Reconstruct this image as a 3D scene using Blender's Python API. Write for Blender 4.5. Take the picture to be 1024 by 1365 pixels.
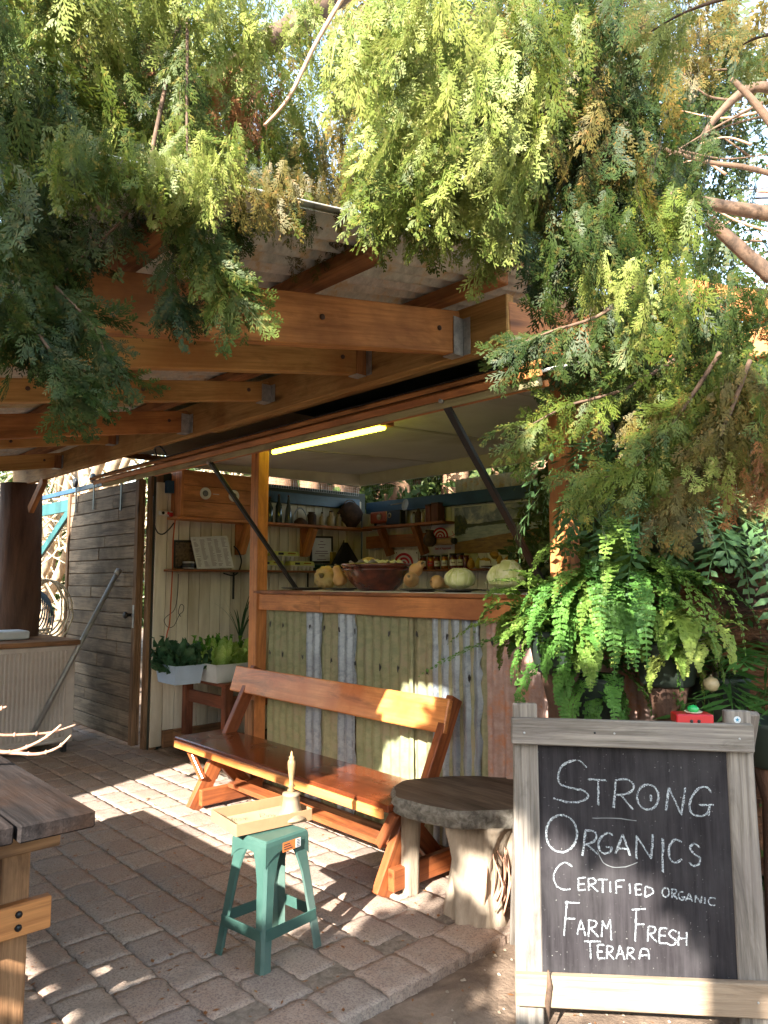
import bpy, bmesh, math, random
import numpy as np
from mathutils import Vector, Matrix, Quaternion
R = math.radians
random.seed(7); rng = np.random.default_rng(7)
scene = bpy.context.scene
for o in list(bpy.data.objects): bpy.data.objects.remove(o)
COL = scene.collection
# ---------------------------------------------------------------- camera, sky, sun, exposure
F = 975.0; PITCH = R(5.4); YAW = R(47); CAMZ = 1.45
fw = Vector((-math.sin(YAW)*math.cos(PITCH), math.cos(YAW)*math.cos(PITCH), math.sin(PITCH)))
rt = Vector((math.cos(YAW), math.sin(YAW), 0)); up = rt.cross(fw)
cd = bpy.data.cameras.new('camera'); cam = bpy.data.objects.new('camera', cd); COL.objects.link(cam)
cam.location = (0, 0, CAMZ); cam.rotation_euler = fw.to_track_quat('-Z', 'Y').to_euler()
cd.sensor_width = 36; cd.sensor_fit = 'AUTO'; cd.lens = F/1365*36; cd.clip_start = .05; cd.clip_end = 500
scene.camera = cam
SUNV = Vector((.53, -1.64, 1.0)).normalized()
w = bpy.data.worlds.new('World'); scene.world = w; w.use_nodes = True
nt = w.node_tree; bg = nt.nodes['Background']; sky = nt.nodes.new('ShaderNodeTexSky')
sky.sky_type = 'NISHITA'; sky.sun_disc = False; sky.sun_elevation = math.asin(SUNV.z)
sky.sun_rotation = math.atan2(SUNV.x, SUNV.y); sky.air_density = 1.0; sky.dust_density = .7; sky.ozone_density = 1.0
tn = nt.nodes.new('ShaderNodeMix'); tn.data_type = 'RGBA'; tn.blend_type = 'MULTIPLY'; tn.inputs[0].default_value = 1; tn.inputs[7].default_value = (1.13, 1.0, .82, 1); nt.links.new(sky.outputs[0], tn.inputs[6]); nt.links.new(tn.outputs[2], bg.inputs[0]); bg.inputs[1].default_value = .15
sl = bpy.data.lights.new('sun', 'SUN'); sl.energy = 3.5; sl.angle = R(.55); sl.color = (1, .95, .87)
so = bpy.data.objects.new('sun', sl); COL.objects.link(so); so.rotation_euler = (-SUNV).to_track_quat('-Z', 'Y').to_euler()
so.location = (0, -4, 6)
scene.view_settings.view_transform = 'Standard'; scene.view_settings.look = 'None'
scene.view_settings.exposure = 2.85; scene.view_settings.gamma = 1; scene.view_settings.use_curve_mapping = False
# ---------------------------------------------------------------- survey helpers (photo measurements -> metres)
O = Vector((0, 0, CAMZ))
def ray(px, py): return fw + rt*((px-512)/F) + up*((682.5-py)/F)
def at(px, py, t): return O + ray(px, py)*t
def aty(px, py, y): d = ray(px, py); return O + d*(y/d.y)
def atx(px, py, x): d = ray(px, py); return O + d*(x/d.x)
def atz(px, py, z): d = ray(px, py); return O + d*((z-CAMZ)/d.z)
def onp(px, py, P, N): d = ray(px, py); return O + d*((P-O).dot(N)/d.dot(N))
def depth(p): return (Vector(p)-O).dot(fw)
# ---------------------------------------------------------------- object helpers
W = {}
def V3(*a): return Vector(a)
def thing(name, label, cat, loc=(0, 0, 0), rz=0, group=None, kind=None):
    o = bpy.data.objects.new(name, None); COL.objects.link(o); o.empty_display_size = .1
    M = Matrix.Translation(Vector(loc)) @ Matrix.Rotation(rz, 4, 'Z'); o.matrix_basis = M; W[o] = M
    tag(o, label, cat, group, kind); return o
def tag(o, label=None, cat=None, group=None, kind=None):
    if label: o['label'] = label
    if cat: o['category'] = cat
    if group: o['group'] = group
    if kind: o['kind'] = kind
    return o
def put(name, me, mat, M=None, parent=None, local=False, **k):
    """link one mesh object; M is a world matrix unless local"""
    o = bpy.data.objects.new(name, me); COL.objects.link(o)
    if mat is not None and len(me.materials) == 0: me.materials.append(mat)
    M = M or Matrix()
    if parent is not None:
        o.parent = parent
        if local: o.matrix_basis = M; W[o] = W[parent] @ M
        else: o.matrix_basis = W[parent].inverted() @ M; W[o] = M
    else: o.matrix_basis = M; W[o] = M
    tag(o, k.get('label'), k.get('cat'), k.get('group'), k.get('kind')); return o
def copy_tree(o, M, label=None, parent=None, kids={}):
    c = o.copy(); COL.objects.link(c)
    if parent is None: c.matrix_basis = M; W[c] = M
    else: c.parent = parent; c.matrix_basis = o.matrix_basis.copy(); W[c] = W[parent] @ c.matrix_basis
    if label: c['label'] = label
    for ch in [x for x in list(COL.objects) if x.parent == o]: copy_tree(ch, None, None, c)
    return c
def me_from(name, v, f, smooth=False):
    me = bpy.data.meshes.new(name); me.from_pydata([tuple(x) for x in v], [], [tuple(x) for x in f])
    if smooth:
        for p in me.polygons: p.use_smooth = True
    me.update(); return me
def me_np(name, v, f, smooth=False):
    v = np.asarray(v, np.float32); f = np.asarray(f, np.int32); n = f.shape[1]
    me = bpy.data.meshes.new(name); me.vertices.add(len(v)); me.vertices.foreach_set('co', v.ravel())
    me.loops.add(f.size); me.loops.foreach_set('vertex_index', f.ravel())
    me.polygons.add(len(f)); me.polygons.foreach_set('loop_start', np.arange(len(f), dtype=np.int32)*n)
    me.polygons.foreach_set('loop_total', np.full(len(f), n, np.int32))
    if smooth: me.polygons.foreach_set('use_smooth', np.ones(len(f), bool))
    me.update(calc_edges=True); return me
def bm_mesh(name, bm, smooth=False):
    me = bpy.data.meshes.new(name); bm.to_mesh(me); bm.free()
    if smooth:
        for p in me.polygons: p.use_smooth = True
    return me
_bc = {}
def box_me(l, w_, t, bev=.003, wob=0, key=None):
    k = (round(l, 3), round(w_, 3), round(t, 3), bev, wob, key)
    if k in _bc: return _bc[k]
    bm = bmesh.new(); bmesh.ops.create_cube(bm, size=1)
    for v in bm.verts: v.co = Vector((v.co.x*l, v.co.y*w_, v.co.z*t))
    if wob:
        n = max(2, min(14, int(l/.18)))
        es = [e for e in bm.edges if abs((e.verts[0].co-e.verts[1].co).x) > l*.9]
        bmesh.ops.subdivide_edges(bm, edges=es, cuts=n, use_grid_fill=True)
        for v in bm.verts: v.co += Vector((0, random.uniform(-wob, wob), random.uniform(-wob, wob)))
    if bev > 0:
        b = min(bev, t*.3, w_*.3)
        es = [e for e in bm.edges if e.is_boundary is False and len(e.link_faces) == 2 and e.link_faces[0].normal.dot(e.link_faces[1].normal) < .5]
        bm.normal_update()
        es = [e for e in bm.edges if len(e.link_faces) == 2 and e.link_faces[0].normal.dot(e.link_faces[1].normal) < .5]
        bmesh.ops.bevel(bm, geom=es, offset=b, segments=1, affect='EDGES')
    me = bm_mesh('box', bm); _bc[k] = me; return me
def frame_M(p0, p1, upv=(0, 0, 1)):
    p0 = Vector(p0); p1 = Vector(p1); x = (p1-p0).normalized(); z = Vector(upv); z = (z - x*z.dot(x))
    if z.length < 1e-4: z = Vector((0, 1, 0)) - x*x.y
    z.normalize(); y = z.cross(x)
    M = Matrix((x, y, z)).transposed().to_4x4(); M.translation = (p0+p1)/2; return M
def plank(name, mat, parent, p0, p1, w_, t, upv=(0, 0, 1), bev=.004, wob=0, key=None, **k):
    """board from p0 to p1; w_ across, t along upv"""
    l = (Vector(p1)-Vector(p0)).length
    me = box_me(l, w_, t, bev, wob, key or mat.name)
    return put(name, me, mat, frame_M(p0, p1, upv), parent, **k)
def boxw(name, mat, parent, lo, hi, bev=.003, grain=None, **k):
    """axis aligned box by corners; grain along the longest axis"""
    lo = Vector(lo); hi = Vector(hi); c = (lo+hi)/2; d = hi-lo
    a = max(range(3), key=lambda i: d[i]) if grain is None else grain
    e = Vector((0, 0, 0)); e[a] = d[a]/2
    upv = (0, 0, 1) if a != 2 else (0, 1, 0)
    if a == 0: w_, t = d.y, d.z
    elif a == 1: w_, t = d.x, d.z
    else: w_, t = d.x, d.y
    return plank(name, mat, parent, c-e, c+e, w_, t, upv, bev, **k)
def lathe_me(prof, seg=24, smooth=True, sq=1.0, caps=True):
    v = []; f = []
    for (r, z) in prof:
        for i in range(seg):
            a = 2*math.pi*i/seg; v.append((r*math.cos(a), r*math.sin(a)*sq, z))
    for j in range(len(prof)-1):
        for i in range(seg):
            f.append((j*seg+i, j*seg+(i+1) % seg, (j+1)*seg+(i+1) % seg, (j+1)*seg+i))
    if caps:
        f.append(tuple(range(seg-1, -1, -1))); f.append(tuple((len(prof)-1)*seg+i for i in range(seg)))
    return me_from('lathe', v, f, smooth)
def tube_vf(pts, rad, seg=8, rough=0, base=0):
    pts = [Vector(p) for p in pts]; n = len(pts)
    if not hasattr(rad, '__len__'): rad = [rad]*n
    v = []; f = []; t = (pts[1]-pts[0]).normalized(); nn = t.orthogonal().normalized()
    for i, p in enumerate(pts):
        t2 = ((pts[min(i+1, n-1)]-pts[max(i-1, 0)])).normalized()
        q = t.rotation_difference(t2); nn = q @ nn; t = t2; b = t.cross(nn)
        for k in range(seg):
            a = 2*math.pi*k/seg; r = rad[i]*(1+random.uniform(-rough, rough))
            v.append(p + nn*(math.cos(a)*r) + b*(math.sin(a)*r))
    for j in range(n-1):
        for k in range(seg):
            f.append((base+j*seg+k, base+j*seg+(k+1) % seg, base+(j+1)*seg+(k+1) % seg, base+(j+1)*seg+k))
    f.append(tuple(base+k for k in range(seg-1, -1, -1))); f.append(tuple(base+(n-1)*seg+k for k in range(seg)))
    return v, f
def tube(name, mat, parent, pts, rad, seg=8, rough=0, smooth=True, **k):
    v, f = tube_vf(pts, rad, seg, rough); c = Vector(v[0])
    me = me_from('tube', [x-c for x in v], f, smooth); return put(name, me, mat, Matrix.Translation(c), parent, **k)
def smooth_path(pts, n=6):
    pts = [Vector(p) for p in pts]; out = []
    P = [pts[0]]+pts+[pts[-1]]
    for i in range(1, len(P)-2):
        for j in range(n):
            t = j/n; a, b, c, d = P[i-1], P[i], P[i+1], P[i+2]
            out.append(.5*((2*b)+(c-a)*t+(2*a-5*b+4*c-d)*t*t+(-a+3*b-3*c+d)*t**3))
    out.append(pts[-1]); return out
def T(x, y, z, rz=0, rx=0, ry=0, s=1):
    return Matrix.Translation((x, y, z)) @ Matrix.Rotation(rz, 4, 'Z') @ Matrix.Rotation(rx, 4, 'X') @ Matrix.Rotation(ry, 4, 'Y') @ Matrix.Scale(s, 4)
# ---------------------------------------------------------------- materials
def mat_base(name):
    m = bpy.data.materials.new(name); m.use_nodes = True; n = m.node_tree.nodes; l = m.node_tree.links
    return m, n, l, n['Principled BSDF']
def coords(n, l, sc=(1, 1, 1), rnd=True, which='Object'):
    tc = n.new('ShaderNodeTexCoord'); mp = n.new('ShaderNodeMapping'); l.new(tc.outputs[which], mp.inputs[0])
    mp.inputs['Scale'].default_value = sc
    if rnd:
        oi = n.new('ShaderNodeObjectInfo'); mu = n.new('ShaderNodeVectorMath'); mu.operation = 'SCALE'
        mu.inputs[0].default_value = (37, 91, 53); l.new(oi.outputs['Random'], mu.inputs['Scale']); l.new(mu.outputs[0], mp.inputs['Location'])
    return mp.outputs[0]
def noise(n, l, vec, scale, detail=6, rough=.6, dist=0):
    t = n.new('ShaderNodeTexNoise'); t.inputs['Scale'].default_value = scale; t.inputs['Detail'].default_value = detail
    t.inputs['Roughness'].default_value = rough; t.inputs['Distortion'].default_value = dist; l.new(vec, t.inputs['Vector']); return t.outputs['Fac']
def ramp(n, l, fac, stops):
    r = n.new('ShaderNodeValToRGB'); l.new(fac, r.inputs[0]); e = r.color_ramp.elements
    while len(e) < len(stops): e.new(.5)
    for i, (p, c) in enumerate(stops): e[i].position = p; e[i].color = (*c, 1) if len(c) == 3 else c
    return r.outputs[0]
def mix(n, l, fac, a, b, mode='MIX'):
    m = n.new('ShaderNodeMix'); m.data_type = 'RGBA'; m.blend_type = mode
    for s, v in ((0, fac), (6, a), (7, b)):
        if isinstance(v, (int, float)): m.inputs[s].default_value = v
        elif isinstance(v, tuple): m.inputs[s].default_value = (*v, 1)
        else: l.new(v, m.inputs[s])
    return m.outputs[2]
def bump(n, l, p, h, strength=.4, dist=.004):
    b = n.new('ShaderNodeBump'); b.inputs['Strength'].default_value = strength; b.inputs['Distance'].default_value = dist
    l.new(h, b.inputs['Height']); l.new(b.outputs[0], p.inputs['Normal'])
def wood(name, c1, c2, c3=None, rough=.6, grain=1.0, bmp=.5, dark=.5, coat=0, spec=.18, knots=True):
    m, n, l, p = mat_base(name); v = coords(n, l, (1.2, 14*grain, 14*grain)); v2 = coords(n, l, (1, 1, 1))
    rings = n.new('ShaderNodeTexWave'); rings.wave_type = 'BANDS'; rings.bands_direction = 'Y'; rings.inputs['Scale'].default_value = .55
    rings.inputs['Distortion'].default_value = 9; rings.inputs['Detail'].default_value = 3; rings.inputs['Detail Scale'].default_value = .8; l.new(v, rings.inputs['Vector'])
    fine = noise(n, l, coords(n, l, (3, 90*grain, 90*grain)), 1.0, 4, .7)
    f1 = noise(n, l, v, 1.0, 6, .65, 1.2)
    base = ramp(n, l, f1, [(.3, c1), (.7, c2)])
    base = mix(n, l, .38, base, ramp(n, l, rings.outputs['Fac'], [(.1, tuple(x*.55 for x in c1)), (.6, c2)]))
    base = mix(n, l, .45, base, ramp(n, l, fine, [(.35, tuple(x*dark for x in c1)), (.6, c2)]), 'MULTIPLY' if False else 'MIX')
    blot = noise(n, l, v2, 2.3, 5, .6)
    if c3: base = mix(n, l, ramp(n, l, blot, [(.45, (0, 0, 0)), (.68, (1, 1, 1))]), base, c3)
    if knots:
        vo = n.new('ShaderNodeTexVoronoi'); vo.inputs['Scale'].default_value = 1; l.new(coords(n, l, (1.6, 7, 7)), vo.inputs['Vector'])
        base = mix(n, l, ramp(n, l, vo.outputs['Distance'], [(.05, (.85,)*3), (.14, (0,)*3)]), base, tuple(x*.22 for x in c1))
    stain = noise(n, l, coords(n, l, (.9, 5, 5)), 2.0, 7, .7, .8)
    base = mix(n, l, ramp(n, l, stain, [(.50, (0,)*3), (.66, (.62,)*3)]), base, tuple(x*.35 for x in c1))
    l.new(base, p.inputs['Base Color']); p.inputs['Roughness'].default_value = rough
    p.inputs['Specular IOR Level'].default_value = spec
    if coat: p.inputs['Coat Weight'].default_value = coat; p.inputs['Coat Roughness'].default_value = .12
    rr = n.new('ShaderNodeMath'); rr.operation = 'MULTIPLY_ADD'; l.new(blot, rr.inputs[0]); rr.inputs[1].default_value = .35; rr.inputs[2].default_value = rough-.17
    l.new(rr.outputs[0], p.inputs['Roughness'])
    hm = n.new('ShaderNodeMath'); hm.operation = 'ADD'; l.new(f1, hm.inputs[0]); l.new(fine, hm.inputs[1]); bump(n, l, p, hm.outputs[0], bmp, .003)
    return m
def mottled(name, c1, c2, scale=8, rough=.7, bmp=.3, metal=0, dist=.004, stretch=(1, 1, 1), spec=.5, c3=None, detail=8, coat=0, rnd=True, hue=0, pos=(.35, .65), which='Object'):
    m, n, l, p = mat_base(name); v = coords(n, l, stretch, rnd, which); a = noise(n, l, v, scale, detail, .65, .4)
    base = ramp(n, l, a, [(pos[0], c1), (pos[1], c2)])
    if c3: base = mix(n, l, ramp(n, l, noise(n, l, v, scale*.37, 5, .6, .5), [(.5, (0,)*3), (.66, (1,)*3)]), base, c3)
    if hue:
        oi = n.new('ShaderNodeObjectInfo'); hs = n.new('ShaderNodeHueSaturation'); mr = n.new('ShaderNodeMapRange')
        mr.inputs[3].default_value = 1-hue; mr.inputs[4].default_value = 1+hue; l.new(oi.outputs['Random'], mr.inputs[0]); l.new(mr.outputs[0], hs.inputs['Value']); l.new(base, hs.inputs['Color']); base = hs.outputs[0]
    l.new(base, p.inputs['Base Color']); p.inputs['Roughness'].default_value = rough; p.inputs['Metallic'].default_value = metal
    p.inputs['Specular IOR Level'].default_value = spec
    if coat: p.inputs['Coat Weight'].default_value = coat; p.inputs['Coat Roughness'].default_value = .1
    if bmp:
        b2 = noise(n, l, v, scale*5, 6, .7); s = n.new('ShaderNodeMath'); s.operation = 'MULTIPLY_ADD'; l.new(b2, s.inputs[0]); s.inputs[1].default_value = .5; l.new(a, s.inputs[2]); bump(n, l, p, s.outputs[0], bmp, dist)
    return m
def plain(name, c, rough=.5, metal=0, spec=.5, emit=0, coat=0, trans=0, alpha=None):
    m, n, l, p = mat_base(name); a = noise(n, l, coords(n, l), 6, 4); l.new(ramp(n, l, a, [(.3, tuple(x*.8 for x in c)), (.7, c)]), p.inputs['Base Color'])
    p.inputs['Roughness'].default_value = rough; p.inputs['Metallic'].default_value = metal; p.inputs['Specular IOR Level'].default_value = spec
    if emit: p.inputs['Emission Color'].default_value = (*c, 1); p.inputs['Emission Strength'].default_value = emit
    if coat: p.inputs['Coat Weight'].default_value = coat
    if trans: p.inputs['Transmission Weight'].default_value = trans
    return m
def leaf(name, c1, c2, c3=None, scale=3, trl=.3, rough=.48, spec=.22):
    m, n, l, p = mat_base(name); v = coords(n, l, (1, 1, 1), True); a = noise(n, l, v, scale, 3, .6); a2 = noise(n, l, v, scale*9, 2, .5)
    base = ramp(n, l, a, [(.35, c1), (.62, c2)])
    if c3: base = mix(n, l, ramp(n, l, a2, [(.55, (0,)*3), (.72, (1,)*3)]), base, c3)
    l.new(base, p.inputs['Base Color']); p.inputs['Roughness'].default_value = rough; p.inputs['Specular IOR Level'].default_value = spec
    tr = n.new('ShaderNodeBsdfTranslucent'); l.new(mix(n, l, .5, base, (.45, .6, .1), 'MIX'), tr.inputs[0]) if False else l.new(base, tr.inputs[0])
    ms = n.new('ShaderNodeMixShader'); ms.inputs[0].default_value = trl; l.new(p.outputs[0], ms.inputs[1]); l.new(tr.outputs[0], ms.inputs[2])
    l.new(ms.outputs[0], n['Material Output'].inputs[0]); return m
M = {}
M['orange'] = wood('orange_timber', (.50, .17, .05), (.70, .29, .09), (.36, .13, .045), .55, spec=.4, dark=.75, bmp=.25)
M['bench'] = wood('varnished_pine', (.66, .21, .055), (.86, .37, .11), (.58, .17, .04), .42, .8, .15, .8, coat=.25)
M['seat'] = wood('dark_varnished_timber', (.13, .03, .011), (.24, .06, .018), (.08, .02, .008), .25, .8, .1, .7, coat=.7)
M['benchleg'] = wood('stained_bench_leg', (.26, .07, .025), (.42, .13, .04), (.20, .06, .025), .5, 1, .2, .7, coat=.15)
M['rafter'] = wood('treated_rafter_timber', (.34, .18, .055), (.58, .34, .12), (.34, .15, .045), .65, dark=.7)
M['rafterred'] = wood('reddish_rafter_timber', (.38, .15, .045), (.60, .27, .09), (.22, .09, .035), .65, dark=.6)
M['purlin'] = wood('rough_purlin', (.26, .10, .035), (.42, .19, .07), (.14, .06, .03), .75, dark=.6)
M['doorw'] = wood('weathered_door_board', (.17, .115, .075), (.38, .285, .19), (.13, .10, .07), .75, 1, .7, .5)
M['doorf'] = wood('door_frame_timber', (.16, .09, .05), (.30, .18, .10), None, .7)
M['grey'] = wood('weathered_grey_timber', (.16, .135, .11), (.34, .30, .255), (.22, .19, .17), .85, 1.2, .9, .5, knots=False)
M['greylight'] = wood('pale_weathered_timber', (.27, .19, .125), (.43, .33, .23), (.30, .22, .15), .85, 1.2, .8, .6, knots=False)
M['darktable'] = wood('black_weathered_tabletop', (.012, .010, .010), (.042, .034, .032), (.040, .022, .014), .8, 1, .8, .5, spec=.12)
M['tableleg'] = wood('table_frame_timber', (.22, .10, .045), (.40, .21, .10), (.12, .07, .045), .7, 1, .5, .5)
M['shelf'] = wood('shelf_board', (.22, .075, .025), (.40, .15, .05), (.16, .05, .02), .5, spec=.3, dark=.7, bmp=.2)
M['stand'] = wood('reddish_plant_stand', (.13, .045, .025), (.26, .095, .05), (.12, .05, .03), .55)
M['oldbeam'] = wood('old_lichen_board', (.26, .20, .11), (.52, .44, .26), (.44, .40, .20), .85, 1, .8, .4)
M['trunkpost'] = mottled('rough_log_post', (.045, .022, .014), (.17, .085, .05), 5, .9, 1.0, stretch=(1, 1, .18), dist=.02)
M['bark'] = mottled('peeling_bark', (.10, .045, .022), (.36, .21, .12), 4, .9, 1.0, stretch=(1, 1, .3), dist=.03, rnd=False, c3=(.06, .03, .02))
M['logb'] = mottled('dark_rotten_log', (.03, .014, .008), (.28, .12, .05), 5, .95, 1.0, stretch=(.6, 1, 2.2), dist=.05, rnd=False, pos=(.4, .68))
M['stumpw'] = mottled('silvery_dead_wood', (.20, .15, .10), (.50, .41, .31), 7, .9, 1.0, stretch=(1, 1, .15), dist=.012, rnd=False)
M['stumptop'] = wood('dark_grey_slab_grain', (.07, .05, .035), (.17, .13, .10), (.10, .075, .055), .75, .35, .6, .4, knots=False)
M['stumprim'] = mottled('grey_slab_bark', (.10, .085, .065), (.30, .27, .22), 30, .95, 1.0, dist=.015, rnd=False)
M['branchw'] = mottled('brown_branch_bark', (.05, .03, .018), (.17, .10, .06), 18, .85, .6, rnd=False, dist=.004)
M['twigw'] = mottled('bare_pale_twig', (.35, .16, .10), (.58, .36, .24), 25, .7, .3, rnd=False)
M['vinew'] = mottled('grey_vine_stem', (.22, .15, .09), (.55, .42, .28), 8, .85, .6, rnd=False)
M['straw'] = mottled('dry_pale_stems', (.40, .31, .18), (.78, .68, .48), 8, .85, 0, rnd=False)
M['board_l'] = mottled('cream_wall_paint', (.54, .48, .37), (.74, .68, .55), 3, .6, .25, stretch=(.4, 3, 3), hue=.07, c3=(.42, .35, .24))
M['board_b'] = mottled('white_wall_paint', (.56, .56, .50), (.72, .71, .63), 3, .6, .2, stretch=(.4, 3, 3), hue=.05)
M['ceil'] = mottled('cream_ceiling_sheet', (.74, .69, .58), (.84, .79, .69), 1.6, .7, .05, c3=(.50, .43, .33), rnd=False)
M['batten'] = mottled('cream_batten', (.5, .44, .34), (.62, .56, .46), 4, .6, .1)
M['hatchtop'] = mottled('hatch_sheet_paint', (.62, .48, .32), (.76, .60, .42), 1.5, .65, .1, c3=(.36, .25, .16), rnd=False)
M['darkgreen'] = mottled('dark_green_paint', (.012, .022, .017), (.03, .042, .03), 2, .6, .1)
M['soffit_shade'] = mottled('soffit_shade_dull_green', (.05, .055, .035), (.10, .10, .07), 2, .7, .1)  # dull green for the shade painted on the right of the soffit
M['blue'] = mottled('navy_blue_beam', (.008, .04, .09), (.018, .075, .15), 4, .45, .1)
M['teal'] = mottled('teal_painted_timber', (.01, .06, .065), (.025, .12, .12), 4, .5, .15)
M['black'] = plain('black_steel', (.012, .012, .013), .45)
M['blackm'] = plain('matt_black', (.01, .01, .012), .8)
M['galv'] = mottled('galvanised_bracket', (.30, .31, .31), (.55, .55, .53), 30, .45, .1, .7)
M['pipe'] = mottled('galvanised_pipe', (.25, .25, .23), (.42, .41, .38), 12, .5, .1, .6, stretch=(1, 1, .3))
def corr_mat(name, c1, c2, c3, metal, rough, streak=1):
    m, n, l, p = mat_base(name); v = coords(n, l, (18, 18, 1.1), False); a = noise(n, l, v, 1, 6, .7); b = noise(n, l, coords(n, l, (1, 1, 1), False), 9, 8, .7)
    base = ramp(n, l, a, [(.35, c1), (.62, c2)])
    base = mix(n, l, ramp(n, l, b, [(.50, (0,)*3), (.62, (1,)*3)]), base, c3)
    sp = noise(n, l, coords(n, l, (1, 1, 1), False), 60, 4, .8)
    base = mix(n, l, ramp(n, l, sp, [(.66, (0,)*3), (.75, (.8,)*3)]), base, tuple(x*.35 for x in c1))
    l.new(base, p.inputs['Base Color']); p.inputs['Metallic'].default_value = metal; p.inputs['Roughness'].default_value = rough; bump(n, l, p, b, .25, .003); return m
M['rustm'] = mottled('rusty_iron', (.03, .018, .014), (.10, .05, .03), 18, .8, .4)
M['tin_olive'] = corr_mat('olive_painted_tin', (.17, .185, .09), (.28, .285, .15), (.25, .22, .13), 0, .55)
M['tin_olive2'] = corr_mat('faded_olive_tin', (.19, .19, .10), (.31, .30, .17), (.28, .24, .15), 0, .6)
M['tin_silver'] = corr_mat('mottled_zinc_tin', (.20, .24, .28), (.42, .47, .51), (.27, .31, .36), .55, .42)
M['tin_rust'] = corr_mat('pinkish_rusty_tin', (.33, .20, .165), (.48, .35, .31), (.44, .19, .10), .1, .65)
M['tin_roof'] = corr_mat('old_grey_roof_tin', (.34, .33, .29), (.62, .60, .54), (.46, .33, .19), .0, .7)
M['tin_roofy'] = corr_mat('yellowed_roof_tin', (.30, .24, .12), (.50, .42, .24), (.36, .22, .10), .1, .55)
M['tin_pale'] = corr_mat('pale_side_roof_tin', (.45, .43, .38), (.66, .63, .56), (.50, .40, .30), .0, .6)
M['gapfill'] = mottled('pale_ribbed_cabinet_paint', (.44, .37, .31), (.58, .50, .43), 4, .5, .1, c3=(.40, .32, .26), rnd=False)
# paving and soil
def paver_mat():
    m, n, l, p = mat_base('concrete_paver'); v = coords(n, l, (1, 1, 1), True); oi = n.new('ShaderNodeObjectInfo')
    a = noise(n, l, v, 14, 8, .75); b = noise(n, l, v, 110, 3, .8); c = noise(n, l, v, 3.5, 5, .6, .5)
    tint = ramp(n, l, oi.outputs['Random'], [(0, (.31, .20, .145)), (.3, (.40, .27, .20)), (.55, (.26, .195, .16)), (.8, (.44, .32, .24)), (1, (.30, .21, .17))])
    base = mix(n, l, ramp(n, l, a, [(.3, (0,)*3), (.7, (.55,)*3)]), tint, (.46, .38, .30))
    base = mix(n, l, ramp(n, l, b, [(.35, (.75,)*3), (.55, (0,)*3)]), base, (.13, .09, .075))
    base = mix(n, l, ramp(n, l, c, [(.52, (0,)*3), (.72, (.5,)*3)]), base, (.20, .15, .12))
    l.new(base, p.inputs['Base Color']); p.inputs['Roughness'].default_value = .85
    s = n.new('ShaderNodeMath'); s.operation = 'ADD'; l.new(a, s.inputs[0]); l.new(b, s.inputs[1]); bump(n, l, p, s.outputs[0], .7, .003); return m
M['paver'] = paver_mat()
M['soil'] = mottled('dusty_soil', (.13, .085, .055), (.30, .215, .15), 6, .95, 1.0, rnd=False, dist=.02, c3=(.10, .065, .045), which='Object')
M['sand'] = mottled('joint_sand', (.15, .115, .085), (.32, .25, .19), 30, .95, .8, rnd=False, dist=.01)
# plants
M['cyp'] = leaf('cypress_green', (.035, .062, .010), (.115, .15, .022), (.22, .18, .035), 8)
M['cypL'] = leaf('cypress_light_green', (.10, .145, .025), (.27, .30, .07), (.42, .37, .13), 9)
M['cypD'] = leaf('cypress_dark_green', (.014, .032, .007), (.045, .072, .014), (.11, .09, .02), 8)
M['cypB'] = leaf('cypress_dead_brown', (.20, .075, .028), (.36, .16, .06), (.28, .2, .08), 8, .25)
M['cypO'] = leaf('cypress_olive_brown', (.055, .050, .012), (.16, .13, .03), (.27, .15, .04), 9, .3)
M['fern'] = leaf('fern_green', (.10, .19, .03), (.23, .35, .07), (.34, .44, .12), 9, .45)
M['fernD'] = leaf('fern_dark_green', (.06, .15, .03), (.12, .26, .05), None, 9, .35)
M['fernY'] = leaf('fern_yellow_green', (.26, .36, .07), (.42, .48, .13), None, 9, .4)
M['bluefern'] = leaf('blue_green_leaf', (.045, .10, .035), (.095, .18, .07), (.10, .16, .04), 6, .25, .5, .22)
M['palm'] = leaf('palm_leaf', (.03, .09, .02), (.07, .16, .035), None, 6, .3, .35)
M['stag'] = leaf('staghorn_leaf', (.10, .12, .04), (.17, .17, .06), (.16, .09, .04), 5, .2)
M['kale'] = leaf('kale_leaf', (.025, .07, .03), (.06, .13, .06), None, 20, .15)
M['lettuce'] = leaf('cos_lettuce_leaf', (.26, .45, .08), (.45, .62, .18), (.6, .7, .35), 14, .4)
M['herb'] = leaf('parsley_leaf', (.08, .24, .03), (.17, .38, .06), None, 14, .35)
M['hedge'] = leaf('hedge_leaf', (.03, .06, .016), (.08, .12, .03), (.16, .17, .05), 3, .3)
# ================================================================ GROUND
def grid_me(x0, x1, y0, y1, nx, ny, hf):
    v = []; f = []
    for j in range(ny+1):
        for i in range(nx+1):
            x = x0+(x1-x0)*i/nx; y = y0+(y1-y0)*j/ny; v.append((x, y, hf(x, y)))
    for j in range(ny):
        for i in range(nx):
            a = j*(nx+1)+i; f.append((a, a+1, a+nx+2, a+nx+1))
    return me_from('grid', v, f, True)
def soilh(x, y):
    d = max(0, min(1, (x+2.05)/.25)); near = math.exp(-((x+1)**2+(y-2)**2)/60)
    return -.055 + .045*d + .012*math.sin(x*3.1+y*1.7)*d*near + .006*math.sin(x*11+y*7)*d*near
ground = put('ground', grid_me(-60, 60, -60, 60, 40, 40, lambda x, y: -.07), M['soil'], kind='structure')
soil = put('soil_path', grid_me(-2.3, 3.4, -1.2, 5.2, 90, 90, soilh), M['soil'], kind='structure')
paving = put('paving', grid_me(-9.2, -2.02, -1.5, 3.05, 8, 8, lambda x, y: -.008), M['sand'], kind='structure')
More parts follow.
